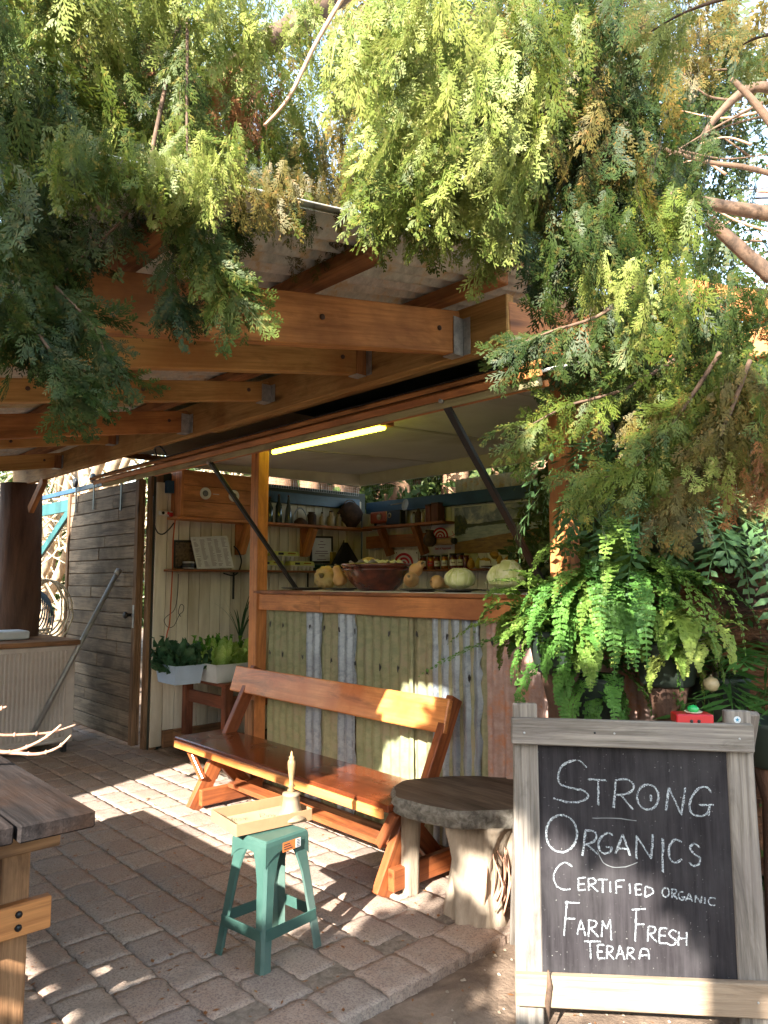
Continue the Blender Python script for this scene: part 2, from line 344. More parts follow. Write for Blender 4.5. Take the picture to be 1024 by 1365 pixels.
def paver_me(lx, ly, seed):
    rs = random.Random(seed); n = 7; v = []; f = []; h = .05
    ph = [rs.uniform(0, 6.28) for _ in range(6)]
    def P(i, j):
        u = -1+2*i/n; w_ = -1+2*j/n
        x = u*lx/2; y = w_*ly/2; e = max(abs(u), abs(w_))
        x += .004*math.sin(9*w_+ph[0]) + rs.uniform(-.0015, .0015); y += .004*math.sin(8*u+ph[1]) + rs.uniform(-.0015, .0015)
        z = 0 if e < .99 else -.005
        if abs(u) > .99 and abs(w_) > .99: x *= .988; y *= .988; z = -.008
        z += .0015*math.sin(5*u+ph[2])*math.sin(4*w_+ph[3])
        return (x, y, z)
    for j in range(n+1):
        for i in range(n+1): v.append(P(i, j))
    for j in range(n):
        for i in range(n): a = j*(n+1)+i; f.append((a, a+1, a+n+2, a+n+1))
    ring = [i for i in range(n+1)]+[(j)*(n+1)+n for j in range(1, n+1)]+[n*(n+1)+i for i in range(n-1, -1, -1)]+[j*(n+1) for j in range(n-1, 0, -1)]
    b = len(v)
    for k in ring: x, y, z = v[k]; v.append((x*1.01, y*1.01, -h))
    for k in range(len(ring)):
        k2 = (k+1) % len(ring); f.append((ring[k2], ring[k], b+k, b+k2))
    me = me_from('paver', v, f, False)
    for p in me.polygons[:n*n]: p.use_smooth = True
    me.materials.append(M['paver']); return me
PVM = [paver_me(.2315, .1795, s) for s in range(7)]; PVL = [paver_me(.208, .2165, 20+s) for s in range(4)]
pv = []; row = 0; y = -1.3
while y < 2.92:
    x = -2.16-.115*(row % 2)*0 - random.uniform(0, .05); 
    pv.append((-2.075+random.uniform(-.004, .004), None, row, y))
    x = -2.19-.115 - (.09 if row % 2 else 0)
    while x > -9: pv.append((x, 0, row, y)); x -= .234
    y += .182; row += 1
# border pavers along the soil edge
seen = []; far = []
for (x, k, r_, y) in pv:
    if k is None: continue
    P = Vector((x, y, 0)); d = P-O; c = Vector((d.dot(rt), d.dot(up), d.dot(fw)))
    ok = c.z > 0 and abs(c.x/c.z) < .56 and c.y/c.z > -.75
    (seen if ok and len(seen) < 10**6 else far).append((x, y, c.z if c.z > 0 else 99))
seen.sort(key=lambda q: q[2]); far += seen[262:]; seen = seen[:262]
for (x, y, z) in seen:
    put('paver', random.choice(PVM), None, T(x, y, random.uniform(-.003, .003), random.choice((0, math.pi))+R(random.uniform(-.9, .9)), R(random.uniform(-.7, .7)), R(random.uniform(-.7, .7))), paving)
y = -1.3
while y < 2.9:
    put('paver', random.choice(PVL), None, T(-2.085+random.uniform(-.006, .006), y, random.uniform(-.004, .003), R(random.uniform(-2, 2)), 0, R(random.uniform(0, 1.5))), paving); y += .219
fv = []; ff = []
for (x, y, z) in far:
    me = random.choice(PVM); b = len(fv); fv += [(q.co.x+x, q.co.y+y, q.co.z) for q in me.vertices]; ff += [tuple(b+i for i in p.vertices) for p in me.polygons]
put('paver_field', me_from('pavers', fv, ff), M['paver'], None, paving, kind='stuff')
# ================================================================ FARM STALL
stall = thing('farm_stall', 'open timber farm stall with corrugated tin counter front and propped up hatch', 'stall', (-4.47, 2.95, 0))
FY = 2.95; EX = -6.1; BY = 5.35
boxw('stall_floor', M['soil'], stall, (EX, FY+.06, -.06), (-1.75, BY, .008))
# end wall and back wall boards
ew = put('end_wall', box_me(.04, 2.5, 2.45, 0, 0, 'endw'), M['darkgreen'], T(EX-.045, 4.17, 1.2), stall)
y = FY-.02
while y < BY-.02:
    w_ = .104; top = 2.33
    boxw('wall_board', M['board_l'], ew, (EX-.02, y, .02), (EX+random.uniform(-.002, .003), y+w_, top), .003); y += w_+.006
bw = boxw('back_wall', M['darkgreen'], stall, (EX, BY+.02, 0), (-1.2, BY+.05, 2.2), 0)
x = EX+.01
while x < -1.3:
    boxw('wall_board', M['board_l'] if x < -5.25 else M['board_b'], bw, (x, BY-random.uniform(0, .004), .02), (x+.104, BY+.018, 2.2), .003); x += .110
boxw('wall_beam', M['blue'], stall, (-5.95, BY-.07, 2.18), (-1.3, BY-.005, 2.30))
boxw('wall_beam', M['blue'], stall, (EX+.002, 3.0, 2.235), (EX+.06, BY-.08, 2.345))
boxw('ceiling_batten', M['batten'], stall, (EX, BY-.06, 2.50), (-1.25, BY-.02, 2.63))
boxw('ceiling_batten', M['batten'], stall, (EX, 3.0, 2.49), (EX+.05, BY-.07, 2.62))
# ceiling sheets with joint strips
for x0, x1 in ((EX, -4.9), (-4.897, -3.7), (-3.697, -2.5), (-2.497, -1.2)):
    p0 = Vector(((x0+x1)/2, 2.96, 2.525)); p1 = Vector(((x0+x1)/2, BY, 2.635))
    plank('ceiling_sheet', M['ceil'], stall, p0, p1, x1-x0, .012)
for x in (-4.9, -3.7, -2.5):
    plank('joint_strip', M['batten'], stall, (x, 2.97, 2.513), (x, BY-.1, 2.624), .035, .01)
# netting under the ceiling along the two walls
def netting(p0, p1, h, nm):
    v = []; f = []; p0 = Vector(p0); p1 = Vector(p1); L = (p1-p0).length; n = int(L/.03)
    for i in range(n+1):
        a = p0.lerp(p1, i/n); q, g = tube_vf([a, a-Vector((0, 0, h))], .0011, 3, 0, len(v)); v += q; f += g
    for k in range(int(h/.03)+1):
        z = Vector((0, 0, -k*.03)); q, g = tube_vf([p0+z, p1+z], .0011, 3, 0, len(v)); v += q; f += g
    return put('wire_netting', me_from('net', v, f), M['galv'], None, stall, kind='stuff')
netting((-5.9, BY-.065, 2.52), (-1.3, BY-.065, 2.52), .10, '')
netting((EX+.06, 3.1, 2.5), (EX+.06, BY-.1, 2.5), .12, '')
# corrugated tin
def corr_me(wd, ht, pitch=.076, amp=.012, ny=10, edge=0, seed=1, seg=8):
    rs = random.Random(seed); nx = int(wd/pitch*seg); v = []; f = []
    e0 = [rs.uniform(-1, 1)*edge for _ in range(ny+1)]
    for j in range(ny+1):
        for i in range(nx+1):
            x = -wd/2 + wd*i/nx
            z = amp*math.cos(2*math.pi*x/pitch) + .002*math.sin(j*1.3+i*.05)
            if i == nx: x += e0[j]
            v.append((x, -ht/2+ht*j/ny, z))
    for j in range(ny):
        for i in range(nx): a = j*(nx+1)+i; f.append((a, a+1, a+nx+2, a+nx+1))
    return me_from('corr', v, f, True)
def wall_tin(x0, x1, mat, dy, seed, edge=0):
    me = corr_me(x1-x0, 1.27, ny=26, edge=edge, seed=seed)
    put('corrugated_sheet', me, M[mat], Matrix.Translation(((x0+x1)/2, 2.985-dy, .635)) @ Matrix.Rotation(R(90), 4, 'X'), stall)
wall_tin(-4.42, -3.74, 'tin_olive', .0, 1); wall_tin(-3.93, -3.765, 'tin_silver', .012, 2, .012); wall_tin(-3.755, -3.58, 'tin_olive2', .004, 3)
wall_tin(-3.60, -3.43, 'tin_silver', .014, 4, .012); wall_tin(-3.44, -2.95, 'tin_olive', .006, 5, .003); wall_tin(-2.965, -2.40, 'tin_olive2', -.002, 6)
wall_tin(-2.80, -2.455, 'tin_silver', .012, 7, .012); wall_tin(-2.42, -1.70, 'tin_rust', .01, 8, .004); wall_tin(-1.72, -1.25, 'tin_rust', .0, 9)
# tin screws
sv = []; sf = []
for z in (.25, .95, 1.15):
    x = -4.35
    while x < -1.8:
        q = lathe_me([(.009, 0), (.008, .004), (.003, .006)], 8); b = len(sv)
        sv += [(p.co.x+x, 2.968-p.co.z-.004, p.co.y+z+random.uniform(-.02, .02)) for p in q.vertices]; sf += [tuple(b+i for i in p.vertices) for p in q.polygons]; x += random.choice((.152, .228, .304))
put('tin_screws', me_from('screws', sv, sf), M['black'], None, stall, kind='stuff')
# posts, counter, header
boxw('post', M['orange'], stall, (-4.535, 2.90, .0), (-4.435, 2.99, 2.52), .004)
boxw('post', M['orange'], stall, (-1.965, 2.885, 0), (-1.865, 2.985, 2.6), .004)
boxw('post', M['orange'], stall, (-1.86, 2.93, 1.9), (-1.72, 2.975, 2.62), .004)
boxw('post_foot', M['tableleg'], stall, (-4.525, 2.875, 0), (-4.44, 2.898, .62), .004)
ct = boxw('counter', M['shelf'], stall, (-4.48, 2.90, 1.363), (-1.62, 3.42, 1.385), .003)
boxw('counter_fascia', M['orange'], stall, (-4.434, 2.915, 1.25), (-3.73, 2.945, 1.361), .004)
boxw('counter_fascia', M['orange'], stall, (-3.727, 2.913, 1.25), (-1.62, 2.945, 1.361), .004)
boxw('counter_trim', M['board_b'], stall, (-3.9, 2.905, 1.3852), (-1.8, 3.40, 1.3885), .0005)
boxw('base_plate', M['tableleg'], stall, (-4.42, 2.935, .0), (-1.7, 2.965, .06), .004)
boxw('header', M['orange'], stall, (-6.15, 2.91, 2.415), (-1.7, 2.96, 2.50), .004)
boxw('rear_counter_shelf', M['shelf'], stall, (-4.4, 3.3, 1.34), (-1.7, 3.42, 1.36), .003)
# door opening posts beside end wall
boxw('door_post', M['doorf'], stall, (EX-.11, 2.89, 0), (EX-.045, 2.96, 2.40))
boxw('door_post', M['doorf'], stall, (EX-.04, 2.93, 0), (EX-.005, 2.99, 2.40), label='white flaking edge post of the end wall')
boxw('bottom_rail', M['tableleg'], stall, (EX+.03, 3.02, .02), (EX+.07, 3.75, .16))
# hatch: sheet hinged above the opening, framed at its lower front edge
hatch = thing('hatch_dummy', None, None); bpy.data.objects.remove(hatch)
hy0, hz0, hy1, hz1 = 2.27, 2.238, 2.93, 2.462; HX0, HX1 = -5.78, -1.56
hm = plank('hatch', M['ceil'], stall, ((HX0+HX1)/2, hy0, hz0), ((HX0+HX1)/2, hy1, hz1), HX1-HX0, .012)
hd = Vector((0, hy1-hy0, hz1-hz0)).normalized(); hn = Vector((0, -hd.z, hd.y))
def hp(x, s, t): return Vector((x, hy0, hz0)) + hd*s + hn*t
plank('frame_rail', M['orange'], hm, hp(HX0-.02, -.016, -.002), hp(HX1, -.016, -.002), .03, .032, hn)
plank('frame_rail', M['rafterred'], hm, hp(HX0-.08, -.012, .034), hp(HX1+.02, -.012, .034), .03, .022, hn)
plank('frame_rail', M['oldbeam'], hm, hp(HX0+.12, .0, -.037), hp(HX1-.02, .0, -.037), .035, .034, hn)
plank('frame_rail', M['orange'], hm, hp(HX0+.9, .045, -.05), hp(HX1-.02, .045, -.05), .03, .026, hn)
plank('frame_lining', M['black'], hm, hp(HX0, .02, .050), hp(HX1, .02, .050), .07, .006, hn)
plank('frame_rail', M['rafterred'], hm, hp(HX0+.05, .005, .017), hp(HX1, .005, .017), .02, .008, hn)
for x in (HX0+.03, -4.6, -3.2, -1.75): plank('frame_stile', M['rafterred'], hm, hp(x, .02, -.03), hp(x, .68, -.03), .04, .04, hn)
tube('wire_hook', M['black'], hm, smooth_path([hp(-4.62, -.04, .07), hp(-4.60, -.05, .12), hp(-4.52, -.05, .125), hp(-4.47, -.05, .07)], 4), .006, 6)
for a, b in ((aty(592, 535, 2.27), Vector((-2.06, 3.0, 1.40))), (aty(281, 617, 2.27), Vector((-4.10, 3.0, 1.40)))):
    s_ = plank('strut', M['black'], hm, a, b, .034, .02, (0, 1, 0), .002)
    put('strut_bolt', lathe_me([(.012, 0), (.012, .012), (.004, .016)], 8), M['galv'], Matrix.Translation(a+Vector((0, -.012, .0))) @ Matrix.Rotation(R(90), 4, 'X'), s_)
# overhang soffit above hatch
sf_ = plank('soffit', M['hatchtop'], stall, (-3.69, 2.19, 2.475), (-3.69, 2.90, 2.52), 4.1, .012)
boxw('soffit_edge', M['rafterred'], stall, (-5.78, 2.16, 2.455), (-5.73, 2.93, 2.50))
boxw('soffit_shade_board', M['soffit_shade'], stall, (-3.55, 2.36, 2.462), (-1.62, 2.90, 2.472), .002)  # dark sheet stands in for shade on the soffit's right part
# stall roof
for x in np.arange(-6.3, -1.75, .76):
    me = corr_me(.79, 3.5, ny=4, seed=int(x*10)+99)
    plank_M = frame_M((x+.38, 2.1, 2.69), (x+.38, 5.6, 2.83)) @ Matrix.Rotation(R(-90), 4, 'Z')
    put('roof_sheet', me, M['tin_roof'], plank_M, stall)
for y, z in ((3.0, 2.64), (4.2, 2.69), (5.3, 2.73)): boxw('roof_batten', M['rafterred'], stall, (-6.2, y-.03, z-.04), (-1.3, y+.03, z), .003)
# right hand verge timbers and side roof over the ferns
plank('verge_beam', M['orange'], stall, (-1.66, 2.18, 2.42), (-1.42, 3.3, 2.50), .045, .17)
plank('verge_beam', M['orange'], stall, (-1.5, 3.0, 2.52), (-1.0, 5.2, 2.62), .045, .16)
plank('side_rafter', M['orange'], stall, (-1.85, 3.05, 2.42), (1.2, 3.25, 2.40), .045, .12)
plank('side_rafter', M['orange'], stall, (-1.3, 2.75, 2.60), (-.1, 4.6, 2.42), .05, .12)
plank('side_rafter', M['purlin'], stall, (-1.1, 3.7, 2.70), (.9, 3.9, 2.70), .06, .09)
for x in (-.95, -.20, .55):
    put('roof_sheet', corr_me(.79, 1.6, ny=4, seed=int(x*10)+50), M['paperw' if 0 else 'tin_pale'], frame_M((x+.38, 2.75, 2.50), (x+.38, 4.35, 2.56)) @ Matrix.Rotation(R(-90), 4, 'Z'), stall)
# shelves ---------------------------------------------------------------
sh1 = boxw('shelf', M['orange'], stall, (EX+.001, 3.03, 1.995), (-5.90, BY-.02, 2.02), .003)
sh2 = boxw('shelf', M['shelf'], stall, (EX+.001, 3.01, 1.535), (-5.93, 5.05, 1.555), .003)
sh3 = boxw('shelf', M['shelf'], stall, (-5.897, 5.18, 2.005), (-4.72, BY-.002, 2.03), .003)
sh4 = boxw('shelf', M['shelf'], stall, (-5.2, 5.17, 1.545), (-1.3, BY-.002, 1.565), .003)
def bracket(p_low, p_high, mat='orange', w_=.085, t=.03, sh=None, upv=(0, 1, 0)):
    plank('bracket', M[mat], sh, p_low, p_high, w_, t, upv, .003)
for y in (3.78, 4.55):
    bracket((EX+.035, y+.0, 1.72), (-5.93, y+.0, 1.99), 'orange', .07, .07, sh1, (0, 1, 0))
    boxw('bracket_post', M['orange'], sh1, (EX+.001, y-.05, 1.70), (EX+.022, y+.05, 1.993), .003)
for x in (-5.62, -5.12):
    bracket((x+.04, 5.30, 1.72), (x, 5.20, 2.0), 'shelf', .08, .06, sh3, (1, 0, 0))
for y in (3.72, 4.6): plank('bracket', M['black'], sh2, (EX+.012, y, 1.28), (EX+.012, y, 1.533), .012, .02, (1, 0, 0), .001); 
boxw('rack_board', M['shelf'], stall, (-5.93, 5.26, 1.80), (-5.05, 5.30, 1.93), .004)
# fluorescent tube on the ceiling near the hatch
m_, n_, l_, p_ = mat_base('lit_fluorescent_tube'); p_.inputs['Base Color'].default_value = (.9, .9, .75, 1); p_.inputs['Emission Color'].default_value = (1, .98, .05, 1); p_.inputs['Emission Strength'].default_value = 2.2; M['tube'] = m_
tl = thing('tube_light', 'yellowish fluorescent tube fixed under the stall ceiling behind the hatch', 'light', (-4.0, 3.16, 2.47))
put('tube', lathe_me([(.018, -.62), (.018, .62)], 12), M['tube'], T(-4.01, 3.16, 2.435, 0, 0, R(90)), tl)
boxw('housing', M['batten'], tl, (-4.66, 3.125, 2.455), (-3.36, 3.195, 2.535)); boxw('end_block', M['orange'], tl, (-3.385, 3.12, 2.44), (-3.335, 3.20, 2.53))
# ---- sliding door
door = thing('door_tmp', None, None); bpy.data.objects.remove(door)
dm = boxw('sliding_door', M['doorf'], stall, (-7.95, 2.865, .03), (EX-.13, 2.885, 2.36), 0)
z = .05; 
while z < 2.33:
    h = random.choice((.118, .126, .132, .11)); h = min(h, 2.345-z)
    if random.random() < .45:
        xj = random.uniform(-7.5, -6.6); segs = ((-7.90, xj-.002), (xj+.002, EX-.20))
    else: segs = ((-7.90, EX-.20),)
    for a, b in segs: boxw('door_board', M['doorw'], dm, (a, 2.835+random.uniform(-.003, .003), z), (b, 2.864, z+h-.007), .004)
    z += h
boxw('stile', M['doorf'], dm, (EX-.197, 2.82, .03), (EX-.13, 2.862, 2.37)); boxw('stile', M['doorf'], dm, (-7.96, 2.82, .03), (-7.903, 2.862, 2.37))
kn = put('door_knob', lathe_me([(.012, 0), (.012, .03), (.028, .04), (.030, .055), (.02, .065)], 14), M['black'], T(EX-.215, 2.818, 1.15, 0, R(90)), dm)
boxw('lock_plate', M['galv'], dm, (EX-.178, 2.815, 1.04), (EX-.15, 2.8195, 1.24), .001)
for x in (-7.72, -7.25, -6.6):
    boxw('hanger_strap', M['black'], dm, (x-.016, 2.812, 2.16 if x < -7 else 2.1), (x+.016, 2.819, 2.46), .001)
for x in (-7.72, -7.25):
    put('roller', lathe_me([(.045, -.014), (.05, -.008), (.05, .008), (.045, .014)], 16), M['black'], T(x, 2.80, 2.47, 0, R(90)), dm)
boxw('door_rail', M['blue'], stall, (-9.3, 2.835, 2.385), (-6.25, 2.875, 2.43), .001)
# teal frame timbers beyond the door
boxw('teal_rail', M['teal'], stall, (-9.4, 2.86, 2.20), (-7.98, 2.90, 2.33))
plank('teal_brace', M['teal'], stall, (-8.95, 2.88, 1.75), (-7.99, 2.88, 2.24), .09, .035, (0, 1, 0))
# ================================================================ PERGOLA
perg = thing('pergola', 'low timber pergola with corrugated tin roof over the paved sitting area', 'pergola', (-4.5, 1.4, 0))
SL = .176
def pz(y, z0): return z0+SL*(y-2.15)
hb = plank('header_beam', M['rafter'], perg, (-7.6, 2.185, 2.44), (-1.64, 2.185, 2.44), .045, .19, wob=.001)
plank('header_beam', M['rafter'], perg, (-1.70, 2.235, 2.42), (-3.9, 2.235, 2.42), .045, .15)
rx = [(-1.88, 'rafterred', .168), (-2.46, 'rafter', .13), (-3.22, 'rafter', .10), (-4.1, 'rafterred', .13), (-5.2, 'rafter', .08), (-6.3, 'rafter', .12)]
for i, (x, mt, h) in enumerate(rx):
    zt = (2.35, 2.39, 2.405, 2.37, 2.45, 2.40)[i]+h/2
    ra = plank('rafter', M[mt], perg, (x, (.60 if i == 0 else -.42), pz((.60 if i == 0 else -.42), zt)), (x, 2.155, pz(2.155, zt)), .048, h, wob=.0015, key='r%d' % i)
    hg = thing('x', None, None); bpy.data.objects.remove(hg)
    zb = pz(2.12, zt-h/2)
    boxw('joist_hanger', M['galv'] if i in (0, 2, 3) else M['purlin'], ra, (x+.026, 2.10, zb-.006), (x+.030, 2.158, zb+h*.85), .0005)
    [put('bolt', lathe_me([(.010, 0), (.010, .005), (.004, .008)], 8), M['rustm'], T(x+.0245, yy_, pz(yy_, zb+h*.55-pz(2.12, 0)), 0, 0, R(90)), ra) for yy_ in (.95, 1.45, 2.02)]
    boxw('joist_hanger', M['galv'], ra, (x-.03, 2.10, zb-.010), (x+.03, 2.155, zb-.006), .0005)
    boxw('joist_hanger', M['galv'], ra, (x+.031, 2.154, zb-.006), (x+.065, 2.158, zb+h*.85), .0005)
for y in (-.3, .25, .80, 1.43, 2.06):
    z = pz(y, 2.35+.19+.03)
    plank('purlin', M['purlin'], perg, (-7.5, y, z), (-1.58 if y > .5 else -2.2, y, z), .075, .05, wob=.003, key='p%d' % int(y*10))
x = -1.50-.79; k = 0
while x > -8:
    yy0, yy1 = .57-.15*(k % 2)*0, 2.62
    if k > 0: yy0 = -.52
    z = 2.35+.19+.06+.012+.004*(k % 2)
    me = corr_me(.80, yy1-yy0, ny=6, seed=k)
    put('roof_sheet', me, M['tin_roofy' if k in (3,) else 'tin_roof'], frame_M((x+.4, yy0, pz(yy0, z)), (x+.4, yy1, pz(yy1, z))) @ Matrix.Rotation(R(-90), 4, 'Z'), perg)
    x -= .755; k += 1
plank('verge_flashing', M['tin_roof'], perg, (-1.495, .55, pz(.55, 2.628)), (-1.495, 2.6, pz(2.6, 2.628)), .03, .006)
lp = tube('post', M['trunkpost'], perg, [(-7.35, 2.18, -.05), (-7.37, 2.18, .6), (-7.33, 2.19, 1.3), (-7.35, 2.18, 2.0), (-7.35, 2.18, 2.36)], [.21, .19, .185, .18, .18], 16, .05)
for x in (-7.2,): tube('post', M['trunkpost'], perg, [(x, -.35, -.05), (x+.01, -.35, 1.0), (x, -.35, 2.05)], [.07, .065, .06], 12, .04)
plank('low_beam', M['rafterred'], perg, (-7.5, -.38, 2.09), (-2.2, -.38, 2.09), .06, .04)
plank('knee_brace', M['orange'], perg, (-7.1, 2.185, 2.1), (-6.75, 2.185, 2.35), .08, .045, (0, 1, 0))
# ================================================================ BENCH
def poly_prism(name, mat, parent, pts, thick, Mx, bev=.003, **k):
    """polygon in local XY extruded by thick along local Z (centred)"""
    bm = bmesh.new(); vs = [bm.verts.new((p[0], p[1], -thick/2)) for p in pts]; fc = bm.faces.new(vs)
    r = bmesh.ops.extrude_face_region(bm, geom=[fc]); bmesh.ops.translate(bm, vec=(0, 0, thick), verts=[g for g in r['geom'] if isinstance(g, bmesh.types.BMVert)])
    bmesh.ops.recalc_face_normals(bm, faces=bm.faces)
    if bev: bmesh.ops.bevel(bm, geom=list(bm.edges), offset=bev, segments=1, affect='EDGES')
    return put(name, bm_mesh('prism', bm), mat, Mx, parent, **k)
bench = thing('bench', 'long varnished timber bench with orange plank back on crossed A shaped legs', 'bench', (-3.5, 2.6, 0))
plank('seat', M['seat'], bench, (-4.55, 2.55, .415), (-2.50, 2.55, .415), .39, .035, bev=.006)
plank('seat_edge', M['bench'], bench, (-4.53, 2.353, .39), (-2.53, 2.353, .39), .045, .02, (0, 1, 0))
plank('backrest', M['bench'], bench, (-4.60, 2.835, .762), (-2.56, 2.835, .762), .175, .036, (0, -.95, .3), bev=.006, wob=.001)
for x in (-4.38, -2.62):
    e = .0225
    # front leg leans back; rear leg leans from front up to the backrest
    plank('leg', M['benchleg'], bench, (x+.024, 2.40, .0), (x+.024, 2.62, .395), .10, .045, (1, 0, 0))
    xs = -2.585 if x > -3 else -4.43
    plank('back_support', M['benchleg'], bench, (xs, 2.56, .16), (xs, 2.912, .845), .085, .045, (1, 0, 0))
    plank('leg', M['benchleg'], bench, (x-.024, 2.88, .0), (x-.024, 2.52, .39), .09, .045, (1, 0, 0))
    plank('foot_rail', M['benchleg'], bench, (x+.07, 2.42, .075), (x+.07, 2.88, .075), .10, .04, (1, 0, 0))
plank('brace', M['benchleg'], bench, (-4.50, 2.42, .385), (-4.33, 2.45, .18), .045, .03, (0, 1, 0))
plank('brace', M['benchleg'], bench, (-2.52, 2.42, .385), (-2.66, 2.45, .20), .045, .03, (0, 1, 0))
plank('stretcher', M['benchleg'], bench, (-4.30, 2.66, .125), (-2.72, 2.66, .125), .10, .03)
v = []; f = []
for x in (-2.535, -2.65):
    for dz in (.045, -.04):
        q = lathe_me([(.010, 0), (.009, .003)], 8); b = len(v); v += [(p.co.x+x, 2.812-p.co.z-(.01 if dz < 0 else 0)+.0, p.co.y+.762+dz) for p in q.vertices]; f += [tuple(b+i for i in p.vertices) for p in q.polygons]
# ================================================================ STOOL
M['stool'] = mottled('green_stool_plastic', (.032, .082, .066), (.055, .115, .092), 5, .42, .12, c3=(.10, .15, .125), rnd=False)
P_ = [atz(349, 1303, 0), atz(284, 1270, 0), atz(372, 1234, 0), atz(431, 1260, 0)]
sc_ = sum(P_, Vector())/4
stool = thing('stool', 'green plastic stool with four splayed legs under a cardboard tray', 'stool', (sc_.x, sc_.y, 0))
SH = .455
tops = [sc_ + (p-sc_)*.66 + Vector((0, 0, SH-.03)) for p in P_]
for i in range(4):
    a, b = P_[i], tops[i]; d = (a-sc_).normalized(); s = Vector((-d.y, d.x, 0))
    # hollow angle section leg, wider at the top
    v = []; f = []
    nb_ = [(P_[(i+1) % 4]-a).normalized(), (P_[(i-1) % 4]-a).normalized()]
    for j, (t, wd) in enumerate(((0, .042), (.12, .040), (.7, .046), (.88, .062), (1, .085))):
        c = a.lerp(b, t) + Vector((0, 0, .002))
        o1 = c + nb_[0]*wd; o2 = c + nb_[1]*wd; k = .007
        corner = c - nb_[0]*0 ; r1 = c + nb_[0]*.010; r2 = c + nb_[1]*.010
        i1 = o1 - d*k*1.2; i2 = o2 - d*k*1.2; ic = c - d*.013
        v += [o1, r1, r2, o2, i2, ic, i1]
    for j in range(4):
        for q in range(7): f.append((j*7+q, j*7+(q+1) % 7, (j+1)*7+(q+1) % 7, (j+1)*7+q))
    f.append(tuple(range(6, -1, -1)))
    put('leg', me_from('leg', v, f), M['stool'], None, stool)
    c2 = P_[(i+1) % 4]; t2 = tops[(i+1) % 4]; h = .27
    plank('stretcher', M['stool'], stool, a.lerp(b, .30).lerp(c2.lerp(t2, .30), .05), c2.lerp(t2, .30).lerp(a.lerp(b, .30), .05), .042, .006, (P_[i]+P_[(i+1) % 4])/2-sc_, .001)
# seat with skirt and arches
v = []; f = []; out = [sc_ + (p-sc_)*.70 for p in P_]
n_ = 12; rings = []
top_pts = []
for i in range(4):
    a = out[i]; b = out[(i+1) % 4]
    for j in range(n_): top_pts.append((a.lerp(b, j/n_), j/n_))
for (p, t) in top_pts:
    c = sc_ + (p-sc_)*.90; arch = SH-.035-.05*(abs(2*t-1))**3
    r = .06*0
    v += [Vector((c.x, c.y, SH)), Vector((sc_.x+(p.x-sc_.x)*.97, sc_.y+(p.y-sc_.y)*.97, SH-.007)), Vector((p.x, p.y, SH-.022)), Vector((sc_.x+(p.x-sc_.x)*1.02, sc_.y+(p.y-sc_.y)*1.02, arch-.012))]
N_ = len(top_pts)
for i in range(N_):
    for q in range(3): f.append((i*4+q, i*4+q+1, ((i+1) % N_)*4+q+1, ((i+1) % N_)*4+q))
f.append(tuple(i*4 for i in range(N_)))
put('seat', me_from('seat', v, f, False), M['stool'], None, stool)
# price sticker on the skirt
M['sticker_o'] = plain('orange_sticker', (.72, .20, .05), .5); M['paperw'] = plain('white_paper', (.72, .72, .70), .7); M['ink'] = plain('black_ink', (.03, .03, .035), .7)
pa = out[0].lerp(out[3], .36); pb = out[0].lerp(out[3], .78); nn_ = Vector(((pb-pa).y, -(pb-pa).x, 0)).normalized()
if nn_.dot(pa-sc_) < 0: nn_ = -nn_
zz = SH-.038
st = plank('sticker', M['sticker_o'], stool, pa+nn_*.006+Vector((0, 0, zz)), pb+nn_*.006+Vector((0, 0, zz)), .036, .0008, nn_, 0)
pc = pa.lerp(pb, .72)
plank('sticker_panel', M['paperw'], st, pc+nn_*.0068+Vector((0, 0, zz)), pb+nn_*.0068+Vector((0, 0, zz)), .033, .0006, nn_, 0)
for k in range(5): plank('barcode_bar', M['ink'], st, pc.lerp(pb, .2)+nn_*.0074+Vector((0, 0, zz+.012-.006*k)), pc.lerp(pb, .8)+nn_*.0074+Vector((0, 0, zz+.012-.006*k)), .0025, .0004, nn_, 0)
for k in range(3): plank('print_line', M['ink'], st, pa.lerp(pc, .08)+nn_*.0068+Vector((0, 0, zz+.009-.009*k)), pa.lerp(pc, .55+.1*k)+nn_*.0068+Vector((0, 0, zz+.009-.009*k)), .0035, .0004, nn_, 0)
# ---- stroke lettering
def ribbon(strokes, wd, mat, name, parent, nrm, jitter=.0, **kk):
    """flat chalk/ink strokes; strokes are lists of 3D points lying on a surface"""
    v = []; f = []; nrm = Vector(nrm).normalized()
    for s in strokes:
        s = smooth_path(s, 4) if len(s) > 2 else [Vector(s[0]).lerp(Vector(s[1]), i/6) for i in range(7)]
        n = len(s); b = len(v)
        for i, p in enumerate(s):
            t = (s[min(i+1, n-1)]-s[max(i-1, 0)]).normalized(); q = t.cross(nrm).normalized()
            ww = wd*.5*random.uniform(.65, 1.15); j = Vector([random.uniform(-jitter, jitter) for _ in range(3)]); j -= nrm*j.dot(nrm)
            v += [p+q*ww+j, p-q*ww+j]
        for i in range(n-1): f.append((b+2*i, b+2*i+1, b+2*i+3, b+2*i+2))
    return put(name, me_from('strokes', v, f), mat, None, parent, **kk)
